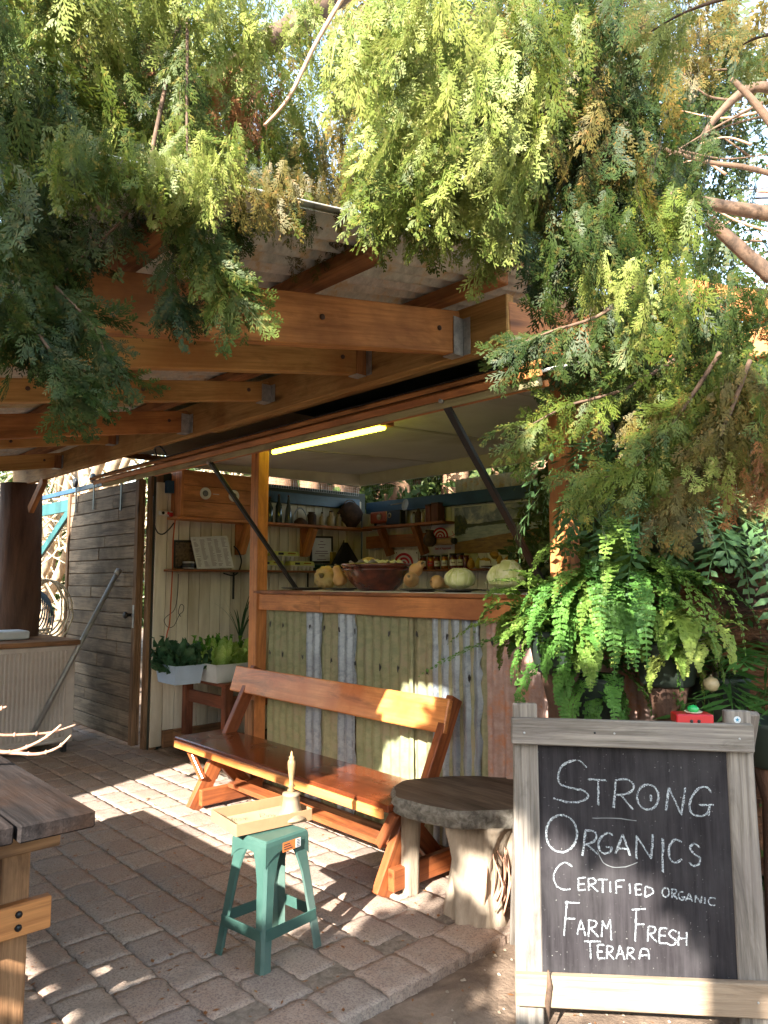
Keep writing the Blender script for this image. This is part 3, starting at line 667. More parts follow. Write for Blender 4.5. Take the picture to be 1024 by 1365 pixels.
# ---- tray and bell
M['card'] = mottled('brown_cardboard', (.30, .17, .08), (.38, .235, .12), 4, .75, .1, rnd=False); M['cardin'] = mottled('yellow_card_sheet', (.36, .26, .14), (.43, .33, .19), 4, .7, .05)
tz = SH+.004
TC = [atz(320, 1122, tz+.0), atz(276, 1090, tz+.0), atz(372, 1070, tz+.0), atz(425, 1098, tz)]
cx = sum(TC, Vector())/4
e1 = (TC[3]-TC[0]); e2 = (TC[1]-TC[0]); e1.z = e2.z = 0
d1 = e1.normalized(); d2 = Vector((-d1.y, d1.x, 0)); 
if d2.dot(e2) < 0: d2 = -d2
L1, L2 = .34, .24; c0 = Vector((cx.x, cx.y, tz))
tray = thing('cardboard_tray', 'shallow cardboard tray with handwritten note lying on the green stool', 'tray', c0, math.atan2(d1.y, d1.x))
def tp(u, v_, z): return c0 + d1*(u*L1/2) + d2*(v_*L2/2) + Vector((0, 0, z))
plank('tray_floor', M['card'], tray, tp(-1, 0, .002), tp(1, 0, .002), L2, .003, bev=0)
for (a, b, nv) in (((-1, -1), (1, -1), d2), ((-1, 1), (1, 1), d2), ((-1, -1), (-1, 1), d1), ((1, -1), (1, 1), d1)):
    plank('tray_side', M['card'], tray, tp(*a, .024), tp(*b, .024), .046, .004, nv, .0008)
plank('note_sheet', M['cardin'], tray, tp(-.82, .08, .011), tp(.82, .08, .011), L2*.72, .002, bev=0)
def tray_xy(px, py): return onp(px, py, c0+Vector((0, 0, .0125)), Vector((0, 0, 1)))
Z5 = lambda x, y: (260+x/4.263, 990+y/4.263)
raw = [[(180, 455), (185, 430)], [(183, 430), (205, 428), (205, 440), (185, 447)], [(212, 425), (213, 448)], [(222, 442), (236, 438), (232, 430), (222, 438), (228, 447), (240, 443)], [(248, 434), (258, 430), (262, 440), (248, 443)], [(270, 427), (280, 430), (272, 438)], [(284, 436), (298, 430), (290, 426), (286, 438), (302, 438)],
       [(368, 405), (375, 428)], [(368, 407), (392, 402), (395, 412), (374, 418), (402, 428)], [(408, 412), (410, 424)], [(418, 422), (420, 410), (432, 410), (436, 420)], [(450, 408), (442, 412), (448, 418), (456, 412), (452, 428)],
       [(300, 470), (303, 455), (318, 452)], [(302, 462), (314, 460)], [(322, 462), (330, 458), (328, 466), (322, 464)], [(338, 465), (340, 456), (348, 455)]]
ribbon([[tray_xy(*Z5(*p)) for p in s] for s in raw], .0022, M['ink'], 'handwriting', tray, (0, 0, 1))
M['bellw'] = mottled('pale_gold_bell_metal', (.25, .18, .11), (.35, .26, .17), 7, .45, .15, .15, rnd=False); M['bellh'] = wood('turned_bell_handle', (.33, .19, .09), (.46, .29, .14), None, .4, knots=False)
bc = aty(388, 1094, 1.0); bc = onp(388, 1090, c0+Vector((0, 0, .012)), Vector((0, 0, 1)))
bell = thing('hand_bell', 'brass coloured hand bell with turned wooden handle standing in the tray', 'bell', bc)
put('bell_body', lathe_me([(.066, 0), (.064, .006), (.053, .016), (.044, .03), (.038, .05), (.035, .072), (.034, .088), (.038, .093), (.036, .101), (.012, .106)], 36), M['bellw'], T(0, 0, 0), bell, True)
put('handle', lathe_me([(.010, .104), (.017, .112), (.009, .120), (.016, .128), (.009, .137), (.010, .16), (.014, .19), (.0165, .215), (.016, .228), (.010, .238), (.012, .245), (.006, .252), (.004, .266), (.001, .270)], 24), M['bellh'], T(0, 0, 0), bell, True)
# ================================================================ STUMP TABLE
stump = thing('stump_table', 'rustic slab table with thick gnarled dead wood legs beside the bench', 'table', (-2.25, 2.7, 0))
def blob_slab(cx, cy, rx_, ry_, ang, z0, z1, seed, seg=56):
    rs = random.Random(seed); ph = [rs.uniform(0, 6.28) for _ in range(6)]; v = []; f = []
    def rad(a): return 1+.06*math.sin(2*a+ph[0])+.05*math.sin(3*a+ph[1])+.025*math.sin(7*a+ph[2])+.015*math.sin(13*a+ph[3])
    rows = [(.97, z1), (1.0, z1-.008), (1.02, (z0*.35+z1*.65)), (.985, (z0*.6+z1*.4)), (1.0, z0+.012), (.95, z0)]
    for k, z in rows:
        for i in range(seg):
            a = 2*math.pi*i/seg; r = rad(a)*k*(1+(rs.uniform(-.014, .014) if 0 < rows.index((k, z)) < 5 else 0)); x = r*rx_*math.cos(a); y = r*ry_*math.sin(a)
            v.append((cx+x*math.cos(ang)-y*math.sin(ang), cy+x*math.sin(ang)+y*math.cos(ang), z+rs.uniform(-.003, .003)*(0 if k == .97 else 1)))
    for j in range(5):
        for i in range(seg): f.append((j*seg+i, (j+1)*seg+i, (j+1)*seg+(i+1) % seg, j*seg+(i+1) % seg))
    return v, f, seg
tc = O + ray(628, 1060)*3.52; 
v, f, sg = blob_slab(-2.235, 2.705, .41, .30, YAW, .405, .485, 4)
rim = put('slab_bark', me_from('rim', v, f, True), M['stumprim'], None, stump)
tv = [Vector(p) for p in v[:sg]]; c = sum(tv, Vector())/sg
put('slab_top', me_from('top', [p-c for p in tv]+[(0, 0, .002)], [(i, (i+1) % sg, sg) for i in range(sg)]), M['stumptop'], Matrix.Translation(c) , stump)
bottom = [Vector(p) for p in v[-sg:]]; cb = sum(bottom, Vector())/sg
def gnarl(name, pts, rad, seg=18, seed=0, mat='stumpw', parent=None, flut=.22, twist=.8):
    rs = random.Random(seed); ph = [rs.uniform(0, 6.28) for _ in range(5)]
    P = smooth_path(pts, 5); n = len(P); v = []; f = []
    for i, p in enumerate(P):
        t = i/(n-1); k = t*(len(rad)-1); a0 = int(min(k, len(rad)-2)); r = rad[a0]+(rad[a0+1]-rad[a0])*(k-a0)
        for q in range(seg):
            a = 2*math.pi*q/seg; rr = r*(1+flut*math.sin(3*a+ph[0]+twist*t)*.5+flut*.6*math.sin(5*a+ph[1]-t)*.6+flut*.5*math.sin(9*a+ph[2]+2*t)*.5+rs.uniform(-.035, .035))
            v.append((p.x+rr*math.cos(a), p.y+rr*math.sin(a), p.z))
    for j in range(n-1):
        for q in range(seg): f.append((j*seg+q, j*seg+(q+1) % seg, (j+1)*seg+(q+1) % seg, (j+1)*seg+q))
    f.append(tuple(range(seg-1, -1, -1))); f.append(tuple((n-1)*seg+q for q in range(seg)))
    return put(name, me_from('gn', v, f, True), M[mat], None, parent)
g1 = atz(625, 1228, 0); g2 = atz(546, 1188, 0)
gnarl('leg', [g1+V3(.02, .05, -.02), g1+V3(0, .06, .12), g1+V3(-.01, .08, .26), g1+V3(.0, .1, .41)], [.095, .085, .10, .15], 40, 1, parent=stump, flut=.32)
gnarl('leg', [g1+V3(-.08, .02, -.02), g1+V3(-.07, .05, .12), g1+V3(-.04, .08, .26), g1+V3(-.02, .1, .41)], [.05, .055, .07, .09], 26, 9, parent=stump, flut=.35)
gnarl('leg', [g2+V3(0, 0, -.02), g2+V3(.005, 0, .15), g2+V3(0, .01, .41)], [.042, .04, .045], 22, 2, parent=stump, flut=.15)
gnarl('leg', [g1+V3(.17, .16, -.02), g1+V3(.15, .17, .2), g1+V3(.1, .15, .41)], [.04, .035, .06], 22, 3, parent=stump, flut=.2)
gnarl('leg', [g1+V3(-.15, .35, -.02), g1+V3(-.13, .33, .2), g1+V3(-.1, .3, .41)], [.045, .04, .05], 22, 5, parent=stump, flut=.2)
for k in range(9):
    a = g1+V3(.08+random.uniform(-.02, .05), .05+random.uniform(-.03, .08), random.uniform(.02, .1)); 
    tube('root', M['twigw'], stump, smooth_path([a, a+V3(.03, random.uniform(-.03, .03), .1), a+V3(random.uniform(-.02, .05), random.uniform(-.04, .04), .22)], 4), [.004]*8+[.002], 5)
# ================================================================ FOREGROUND TABLE
tab = thing('picnic_table', 'dark weathered plank table on chunky brown legs at the left foreground', 'table', (-3.0, .45, 0))
y = .94
for k, wv in enumerate((.225, .225, .21, .20)):
    y0 = y-wv
    plank('table_plank', M['darktable'], tab, (-4.15+random.uniform(-.02, .02), (y+y0)/2, .725), (-2.30+(.0, -.015, .01, -.01)[k], (y+y0)/2, .725), wv-.006, .052, bev=.005, wob=.0012, key='t%d' % k); y = y0-.004
boxw('end_cleat', M['tableleg'], tab, (-2.335, .01, .652), (-2.298+.0, .935, .697), .003) if False else None
for x in (-2.62, -3.85):
    for yy in (.80, .12):
        plank('leg', M['tableleg'], tab, (x, yy, 0), (x, yy, .698), .085, .085, (0, 1, 0), .005)
    plank('cross_rail', M['orange'], tab, (x+.065, -.02, .39), (x+.065, .90, .39), .10, .035, (1, 0, 0))
    plank('top_cleat', M['tableleg'], tab, (x+.066, .0, .64), (x+.066, .92, .64), .10, .035, (1, 0, 0))
for yy in (.80, .12): plank('side_rail', M['tableleg'], tab, (-3.8, yy+.0, .64), (-2.68, yy+.0, .64), .09, .035, (0, 1, 0))
for zz_ in (.41, .37):
    put('bolt', lathe_me([(.011, 0), (.011, .006), (.004, .010)], 8), M['black'], T(-2.538, .80, zz_, 0, 0, R(90)), tab)
# bare twig lying across the table edge
tw = thing('bare_branch', 'bare pinkish branch with buds sticking in over the dark table', 'branch', at(20, 1000, 2.75))
def bud_branch(pts, r0, r1):
    P = smooth_path([at(*p) for p in pts], 6); n = len(P)
    tube('twig', M['twigw'], tw, P, [r0+(r1-r0)*i/(n-1) for i in range(n)], 7, .08)
    for i in range(4, n-1, 5): put('bud', lathe_me([(.001, -.008), (.006, -.004), (.0075, 0), (.005, .006), (.001, .01)], 8), M['twigw'], Matrix.Translation(P[i]), tw)
bud_branch([(-40, 990, 2.7), (0, 1002, 2.72), (25, 1000, 2.75), (58, 985, 2.78), (82, 966, 2.8)], .009, .004)
bud_branch([(-40, 1002, 2.7), (20, 1004, 2.74), (52, 1005, 2.76), (78, 996, 2.78), (95, 980, 2.8)], .008, .0035)
bud_branch([(-40, 975, 2.65), (0, 980, 2.7), (38, 979, 2.75), (70, 976, 2.8), (101, 966, 2.85)], .007, .003)
tube('twig', M['twigw'], tw, smooth_path([at(-40, 1002, 2.7), V3(-3.25, .62, .775), V3(-3.7, .5, .772)], 5), [.009]*6+[.012]*5, 7, .08)
bud_branch([(-30, 952, 2.5), (-8, 948, 2.5), (9, 942, 2.52)], .006, .004)
# ================================================================ RIBBED CABINET, PIPE, HOSE
cab = thing('ribbed_cabinet', 'pale ribbed metal cabinet with brown timber top beside the sliding door', 'cabinet', (-6.9, 2.1, 0))
x1 = -6.42; x0 = -7.6; y0 = 1.72; y1 = 2.40
x1, y1 = -6.50, 2.42
cb_ = boxw('cabinet_body', M['gapfill'], cab, (-7.5, 1.2, .09), (x1, y1, .90), .004)
boxw('cabinet_top', M['tableleg'], cab, (-7.55, 1.17, .905), (x1+.03, y1+.03, .945), .006)
v = []; f = []
ribs = []
y = 1.24
while y < y1-.06:
    b_ = boxw('rib', M['gapfill'], cab, (x1-.002, y, .14), (x1+.012, y+.018, .86), .004); y += .034
for (x, y) in ((-7.4, 1.3), (x1-.06, 1.3), (-7.4, y1-.06), (x1-.06, y1-.05)): boxw('foot', M['black'], cab, (x-.02, y-.02, 0), (x+.02, y+.02, .088))
boxw('cabinet_skirt', M['gapfill'], cab, (x1+.002, 1.25, .10), (x1+.02, y1-.02, .125), .003)
pb_ = atz(46, 976, 0.02); 
pipe_top = aty(157, 763, 2.79); pbm = Vector((pb_.x, pb_.y, 0.02)); pbm = atx(44, 978, -6.44)
lp_ = thing('leaning_pipe', 'grey metal pipe leaning diagonally against the sliding door', 'pipe', pbm)
tube('tube_wall', M['pipe'], lp_, [pbm, pbm.lerp(pipe_top, .5), pipe_top], .021, 14); put('socket', lathe_me([(.026, -.03), (.026, .03)], 14), M['pipe'], Matrix.Translation(pipe_top) @ (pipe_top-pbm).to_track_quat('Z', 'Y').to_matrix().to_4x4(), lp_)
hose = thing('hose_coil', 'beige hose coiled in loose loops hanging beyond the cabinet', 'hose', at(62, 810, 7.3))
for k in range(4):
    c = at(60+k*3, 808+k*2, 7.3); P = [c + rt*((.17+.012*k)*math.cos(a)) + up*((.27+.01*k)*math.sin(a)) + fw*random.uniform(-.02, .02) for a in np.linspace(0, 2*math.pi, 26)]
    tube('loop', M['straw'], hose, P, .009, 6)
tube('hose_end', M['straw'], hose, smooth_path([at(66, 838, 7.3), at(30, 845, 7.1), at(-5, 858, 6.9)], 6), .016, 6)
hose2 = thing('blue_cable_coil', 'dark blue cable bundled in a coil behind the beige hose', 'cable', at(45, 810, 7.7))
M['cable'] = plain('blue_grey_cable', (.04, .07, .10), .5)
for k in range(7):
    c = at(42+k*1.5, 805+k*3, 7.7); P = [c + rt*((.10+.01*k)*math.cos(a)) + up*((.20+.012*k)*math.sin(a)) for a in np.linspace(0, 2*math.pi, 20)]
    tube('loop', M['cable'], hose2, P, .008, 5)
bk = boxw('white_box', M['paperw'], None, atx(10, 857, -6.9)+V3(-.2, -.3, -.0), atx(10, 857, -6.9)+V3(.1, .15, .07), .01); bk.location.z = .985
tag(bk, 'small white box lying on top of the ribbed cabinet', 'box')
# ================================================================ CHALKBOARD SIGN
BL = at(688, 1341, 2.42); BR = at(1024, 1359, 2.35); TL = at(683, 957, 2.53)
un = (BR-BL).normalized(); NB = un.cross(TL-BL).normalized()
if NB.dot(fw) > 0: NB = -NB
vn = NB.cross(un).normalized()
if vn.z < 0: vn = -vn
def bp(px, py, off=0): return onp(px, py, BL+NB*off, NB)
sign = thing('chalkboard_sign', 'grey timber framed A-frame chalkboard sign reading Strong Organics', 'sign', Vector((bp(850, 1380).x, bp(850, 1380).y, 0)))
def quadboard(name, mat, parent, pts, off, th, bev=.004, **k):
    """board face outline given by four survey pixels, thickness th behind the face plane"""
    P = [bp(*p, off) for p in pts]; c = sum(P, Vector())/4
    ax = ((P[1]-P[0])+(P[2]-P[3])); ay = ((P[3]-P[0])+(P[2]-P[1])); X = (ax if ax.length > ay.length else ay).normalized(); Zv = NB; Y = Zv.cross(X)
    Mx = Matrix((X, Y, Zv)).transposed().to_4x4(); Mx.translation = c - NB*th/2; inv = Mx.inverted()
    L = [inv @ p for p in P]
    if (L[1]-L[0]).cross(L[2]-L[1]).z < 0: L = L[::-1]
    return poly_prism(name, mat, parent, [(p.x, p.y) for p in L], th, Mx, bev, **k)
M['greyL'] = M['grey']
quadboard('side_post', M['grey'], sign, [(684, 938), (716, 938), (727, 1420), (689, 1420)], 0, .03)
quadboard('side_post', M['grey'], sign, [(966, 947), (1001, 948), (1033, 1420), (990, 1415)], 0, .03)
quadboard('top_rail', M['grey'], sign, [(682, 957), (1005, 966), (1007, 1004), (682, 992)], .030, .029)
quadboard('bottom_rail', M['greylight'], sign, [(687, 1299), (1030, 1313), (1030, 1360), (688, 1342)], .030, .029)
def board_mat():
    m, n, l, p = mat_base('dusty_blackboard'); v = coords(n, l, (1, 1, 1), False); vs = coords(n, l, (2.5, 40, 40), False)
    g = noise(n, l, vs, 1, 6, .7); c = noise(n, l, v, 4, 5, .6, .5)
    base = ramp(n, l, g, [(.3, (.012, .010, .011)), (.72, (.045, .040, .043))])
    base = mix(n, l, ramp(n, l, c, [(.45, (0,)*3), (.75, (.35,)*3)]), base, (.085, .08, .08))
    sp = noise(n, l, v, 150, 2, .5); base = mix(n, l, ramp(n, l, sp, [(.73, (0,)*3), (.77, (.6,)*3)]), base, (.45, .45, .42))
    l.new(base, p.inputs['Base Color']); p.inputs['Roughness'].default_value = .7; p.inputs['Specular IOR Level'].default_value = .15; bump(n, l, p, g, .15, .001); return m
M['cb'] = board_mat()
quadboard('blackboard', M['cb'], sign, [(714, 984), (975, 995), (995, 1320), (722, 1310)], -.006, .008, .0)
# rear legs
for px in (700, 1000):
    a = bp(px, 950, -.035); b = a - NB*.48; b.z = 0.0
    plank('rear_leg', M['grey'], sign, a, b, .06, .025, NB)
def chalk_mat():
    m, n, l, p = mat_base('white_chalk'); v = coords(n, l, (1, 1, 1), False); g = noise(n, l, v, 260, 3, .6)
    l.new(ramp(n, l, g, [(.40, (.05, .05, .055)), (.54, (.34, .38, .40)), (.66, (.66, .68, .68))]), p.inputs['Base Color']); p.inputs['Roughness'].default_value = .9; return m
M['chalk'] = chalk_mat()
def ell(cx, cy, rx_, ry_, a0=0, n=16): return [(cx+rx_*math.cos(R(a0)+2*math.pi*i/n), cy+ry_*math.sin(R(a0)+2*math.pi*i/n)) for i in range(n+1)]
big = [[(340, 288), (318, 265), (280, 265), (250, 285), (235, 320), (245, 352), (285, 366), (330, 376), (348, 395), (328, 414), (280, 420), (218, 405)],
 [(348, 333), (415, 338)], [(386, 338), (386, 430)], [(452, 335), (443, 440)], [(452, 337), (490, 333), (517, 350), (515, 372), (490, 388), (455, 392)], [(470, 390), (517, 448)],
 ell(572, 400, 40, 47, -90), [(583, 392), (583, 415)], [(650, 365), (640, 450)], [(650, 365), (698, 466)], [(698, 466), (712, 365)],
 [(808, 382), (795, 364), (765, 366), (740, 395), (728, 430), (736, 460), (760, 471), (790, 465), (803, 440), (804, 430)], [(765, 430), (818, 430)], [(803, 432), (800, 470)],
 ell(248, 537, 58, 70, -80), [(338, 525), (327, 620)], [(338, 525), (368, 528), (380, 550), (362, 570), (333, 578)], [(345, 578), (382, 612)],
 [(440, 542), (418, 535), (392, 558), (388, 590), (405, 611), (430, 605), (437, 588)], [(415, 588), (438, 588)], [(450, 612), (478, 540)], [(478, 540), (505, 620)], [(460, 592), (497, 595)],
 [(530, 545), (528, 630)], [(530, 545), (585, 632)], [(585, 632), (591, 540)], [(628, 555), (628, 682)], [(697, 568), (672, 560), (652, 588), (655, 630), (675, 646), (700, 633)],
 [(765, 587), (745, 575), (730, 590), (745, 612), (766, 628), (764, 650), (742, 658), (728, 645)]]
small = [[(290, 662), (262, 646), (234, 665), (220, 700), (232, 735), (262, 748), (282, 745)], [(312, 705), (312, 750)], [(312, 705), (340, 703)], [(312, 727), (335, 727)], [(312, 750), (340, 748)],
 [(351, 705), (352, 752)], [(351, 705), (374, 708), (375, 723), (352, 730)], [(358, 730), (386, 755)], [(385, 711), (422, 710)], [(403, 712), (404, 760)], [(432, 715), (433, 758)],
 [(453, 715), (455, 762)], [(453, 715), (486, 712)], [(454, 738), (476, 736)], [(505, 725), (507, 762)], [(526, 728), (528, 768)], [(526, 728), (550, 728)], [(527, 748), (546, 748)], [(528, 768), (552, 766)],
 [(564, 735), (562, 775)], [(564, 735), (588, 744), (592, 762), (562, 775)],
 ell(640, 758, 13, 17), [(664, 745), (663, 780)], [(664, 745), (680, 750), (678, 761), (665, 765)], [(666, 765), (684, 783)], [(706, 757), (693, 757), (688, 775), (700, 787), (711, 780)], [(700, 776), (713, 776)],
 [(715, 790), (728, 762)], [(728, 762), (741, 793)], [(720, 782), (737, 783)], [(750, 795), (752, 770)], [(752, 770), (772, 798)], [(772, 798), (775, 772)], [(787, 776), (787, 800)], [(826, 781), (810, 778), (800, 790), (807, 805), (825, 806)],
 [(270, 790), (258, 922)], [(262, 796), (318, 798)], [(265, 856), (300, 857)], [(308, 918), (322, 860)], [(322, 860), (340, 922)], [(312, 895), (336, 897)], [(352, 862), (350, 925)], [(352, 862), (378, 868), (375, 886), (352, 893)], [(356, 893), (388, 925)],
 [(400, 925), (403, 865)], [(403, 865), (418, 895)], [(418, 895), (432, 860)], [(432, 860), (436, 937)],
 [(530, 820), (525, 942)], [(513, 823), (564, 820)], [(528, 878), (560, 878)], [(575, 885), (572, 942)], [(575, 885), (600, 890), (597, 908), (575, 915)], [(580, 915), (607, 945)], [(618, 892), (615, 948)], [(618, 892), (646, 893)], [(617, 920), (640, 920)], [(615, 948), (646, 949)],
 [(682, 906), (664, 900), (652, 914), (666, 928), (679, 943), (664, 957), (646, 950)], [(690, 905), (688, 957)], [(718, 907), (718, 958)], [(690, 930), (718, 932)],
 [(335, 942), (397, 942)], [(356, 942), (359, 1010)], [(385, 955), (385, 1006)], [(385, 955), (410, 955)], [(385, 980), (404, 980)], [(385, 1006), (412, 1005)], [(420, 958), (420, 1008)], [(420, 958), (440, 963), (438, 978), (420, 985)], [(424, 985), (447, 1010)],
 [(455, 1008), (468, 958)], [(468, 958), (486, 1010)], [(460, 990), (481, 990)], [(498, 965), (495, 1008)], [(498, 965), (519, 970), (514, 983), (497, 988)], [(501, 988), (524, 1010)], [(541, 1008), (549, 973), (573, 975), (577, 1008)], [(542, 994), (577, 995)]]
thin = [[(383, 600), (405, 645), (440, 663), (490, 662), (535, 645)], [(365, 480), (450, 480), (530, 490)]]
ZB = lambda x, y: (660+x/2.813, 920+y/2.813)
def bs(st, off): return [[bp(*ZB(*p), off) for p in s] for s in st]
def words(st, wd, tests):
    for t_ in tests: ribbon(bs([s for s in st if t_(*np.mean(s, axis=0))], -.0052), wd, M['chalk'], 'chalk_word', sign, NB, .0006)
words(big, .0052, (lambda x, y: y < 480 and not (x < 310 and y > 460), lambda x, y: y >= 480)); ribbon(bs([[(x+3, y+2) for x, y in s] for s in big], -.0050), .004, M['chalk'], 'chalk_smudges', sign, NB, .0016, kind='stuff')
words(small, .0052, (lambda x, y: y < 787 and x < 605, lambda x, y: y < 812 and x >= 605 , lambda x, y: 787 <= y < 938 and x < 460 and not (y > 930 and x < 420), lambda x, y: 812 <= y < 960 and x >= 500 and not (x < 580 and y > 960), lambda x, y: y >= 938 and x < 500 or (y > 960 and x < 580)))
M['chalkf'] = plain('faint_chalk', (.22, .23, .23), .9); ribbon(bs(thin, -.0052), .003, M['chalkf'], 'faint_chalk_line', sign, NB, .0005, kind='stuff')
M['nail'] = plain('steel_nail', (.5, .5, .5), .4, .6)
for px, py in ((699, 977), (986, 985), (709, 1320), (1011, 1337), (793, 977), (819, 978)):
    put('nail', lathe_me([(.004, 0), (.003, .0015)], 8), M['black'] if py in (977,) and px > 750 else M['nail'], Matrix.Translation(bp(px, py, .030)) @ NB.to_track_quat('Z', 'Y').to_matrix().to_4x4(), sign)
# blue star sticker
M['starw'] = plain('sticker_white', (.75, .8, .82), .4); M['starb'] = plain('sticker_blue', (.02, .25, .42), .4)
c = bp(983, 959.5, .0012); Mq = Matrix((un, vn, NB)).transposed().to_4x4(); Mq.translation = c
stk = put('star_sticker', me_from('disc', [(0, 0, 0)]+[(.0115*math.cos(a), .0115*math.sin(a), 0) for a in np.linspace(0, 2*math.pi, 25)[:-1]], [(0, i+1, (i+1) % 24+1) for i in range(24)]), M['starw'], Mq, sign)
Ms = Mq.copy(); Ms.translation = c+NB*.0006
put('star', me_from('star', [(0, 0, 0)]+[((.008 if i % 2 == 0 else .0034)*math.cos(math.pi/2+i*math.pi/5), (.008 if i % 2 == 0 else .0034)*math.sin(math.pi/2+i*math.pi/5), 0) for i in range(10)], [(0, i+1, (i+1) % 10+1) for i in range(10)]), M['starb'], Ms, stk)
# peeling splinter of bark hanging on the lower left of the frame
spl = tube('splinter', M['branchw'], sign, [bp(731, 1293, .036), bp(733, 1315, .038), bp(730, 1338, .036), bp(732, 1362, .03)], [.003, .010, .009, .002], 6, .2)
# red tin with a green lid knob on the sign's top rail
M['red'] = plain('red_tin_paint', (.55, .012, .02), .35, coat=.4); M['greenglass'] = plain('green_plastic', (.02, .45, .10), .15, coat=.6); M['cream'] = plain('cream_enamel', (.75, .68, .5), .4)
a = bp(901, 964, 0); b = bp(947, 965, 0); topc = (a+b)/2 - NB*.01; ax = (b-a).normalized()
red = thing('red_tin', 'small red tin with green knob sitting on top of the chalkboard frame', 'tin', topc, math.atan2(ax.y, ax.x))
pp = bp(924, 962, .0) ; zt = bp(924, 963, .0).z
put('tin_body', box_me(.122, .07, .034, .004, 0, 'red'), M['red'], T(0, 0, .017), red, True)
put('saucer', lathe_me([(.01, 0), (.026, .002), (.03, .006), (.027, .006), (.01, .003)], 20), M['cream'], T(.005, 0, .034), red, True)
put('knob', lathe_me([(.013, 0), (.019, .006), (.019, .014), (.012, .021), (.003, .024)], 18), M['greenglass'], T(.005, 0, .037), red, True)
for dx in (-.012, .012): put('eye', lathe_me([(.006, 0), (.004, .002)], 10), M['black'], T(dx, -.0355, .012, 0, R(90)), red, True)
# back strip of tin above the beam
for i, x in enumerate(np.arange(-4.75, -1.6, .78)):
    put('tin_strip', corr_me(.80, .17, ny=2, seed=i+300), M['tin_roof'], Matrix.Translation((x+.4, BY+.04, 2.36-.004*i)) @ Matrix.Rotation(R(90), 4, 'X'), stall)
# ================================================================ SHELF ITEMS
def lathe_thing(name, label, cat, group, x, y, z, parts, rz=0):
    t = thing(name, label, cat, (x, y, z), rz, group)
    for (n, prof, mt) in parts: put(n, lathe_me(prof, 18), M[mt], T(0, 0, 0), t, True)
    return t
M['glassd'] = plain('dark_bottle_glass', (.02, .035, .025), .12, coat=.4); M['glassg'] = plain('smoky_glass', (.07, .085, .075), .1, coat=.5)
M['stone'] = mottled('stoneware_glaze', (.34, .25, .13), (.50, .40, .24), 14, .35, .1, coat=.2); M['jam'] = plain('dark_red_jam', (.10, .012, .01), .12, coat=.6)
M['jamo'] = plain('amber_preserve', (.36, .12, .015), .12, coat=.6); M['jamr'] = plain('bright_red_label', (.55, .03, .03), .6); M['lid'] = plain('dark_jar_lid', (.02, .018, .018), .35); M['lidr'] = plain('dark_red_jar_lid', (.12, .015, .015), .35)
M['rustm'] = mottled('rusty_iron', (.03, .018, .014), (.10, .05, .03), 18, .8, .4); M['radio'] = plain('orange_bakelite', (.30, .055, .015), .35, coat=.3); M['tan'] = plain('tan_knob', (.35, .25, .12), .5)
SZ = 2.021; XS = -6.0
def ysh(px): # y where pixel column px meets the end wall shelf line
    d = ray(px, 700); return d.y*(-5.98/d.x)
bott = [
 (347, 'bottle', 'slim clear bottle with pale neck first on the high shelf beside the post', 'glassg', [(.028, 0), (.03, .01), (.03, .12), (.012, .16), (.012, .21)]),
 (361, 'bottle', 'white stoppered brown bottle low behind the timber post', 'glassd', [(.03, 0), (.032, .01), (.032, .15), (.014, .19), (.014, .24)]),
 (373, 'bottle', 'tall dark bottle behind the small white jar lid', 'glassd', [(.032, 0), (.034, .01), (.034, .17), (.014, .22), (.014, .27)]),
 (386, 'flask', 'tall tapering dark glass flask left of the arched iron', 'glassg', [(.04, 0), (.042, .01), (.03, .14), (.014, .2), (.012, .27)]),
 (417, 'canister', 'squat grey canister right of the arched iron', 'rustm', [(.045, 0), (.05, .01), (.05, .10), (.04, .12)]),
 (431, 'bottle', 'short dull stoneware bottle with narrow neck left of the widest one', 'stone', [(.026, 0), (.028, .006), (.028, .09), (.012, .11), (.013, .13)]),
 (443, 'bottle', 'widest yellow stoneware bottle on the high shelf', 'stone', [(.040, 0), (.042, .006), (.042, .10), (.022, .12), (.022, .15)]),
 (453, 'bottle', 'bright yellow stoneware bottle right of the widest one', 'stone', [(.028, 0), (.03, .006), (.03, .10), (.016, .115), (.018, .14)]),
 (460, 'bottle', 'tall brownish stoneware jug with round shoulder next to the dark basket', 'stone', [(.032, 0), (.034, .006), (.034, .12), (.016, .14), (.018, .17)]),
 (467, 'bottle', 'smallest stoneware pot in front of the dark basket', 'stone', [(.022, 0), (.024, .005), (.024, .05), (.014, .06)]),
]
for px, nm, lb, mt, prof in bott:
    y = ysh(px); lathe_thing(nm, lb, nm, 'old bottles on the high shelf', XS, y, SZ, [('body', prof, mt), ('stopper', [(prof[-1][0]*.8, prof[-1][1]), (prof[-1][0]*.9, prof[-1][1]+.018)], 'rustm')])
# arched iron object
ir = thing('iron_hoop', 'old arched metal iron standing on the high shelf', 'iron', (XS, ysh(402), SZ)); 
tube('hoop', M['galv'], ir, [Vector((XS, ysh(402)+.09*math.cos(a), SZ+.01+.16*math.sin(a))) for a in np.linspace(0, math.pi, 12)], .008, 6)
put('iron_body', lathe_me([(.075, 0), (.078, .02), (.05, .05), (.02, .07)], 20, sq=1), M['rustm'], T(0, 0, 0), ir, True)
bk_ = thing('dark_basket', 'large dark cone shaped basket in the corner of the high shelf', 'basket', (-5.98, 5.08, SZ))
put('basket_body', lathe_me([(.06, 0), (.12, .08), (.14, .16), (.09, .24), (.02, .28)], 20), M['rustm'], T(0, 0, 0), bk_, True); tube('handle', M['rustm'], bk_, [Vector((-5.98, 5.08+.1*math.cos(a), SZ+.2+.1*math.sin(a))) for a in np.linspace(0, math.pi, 10)], .006, 5)
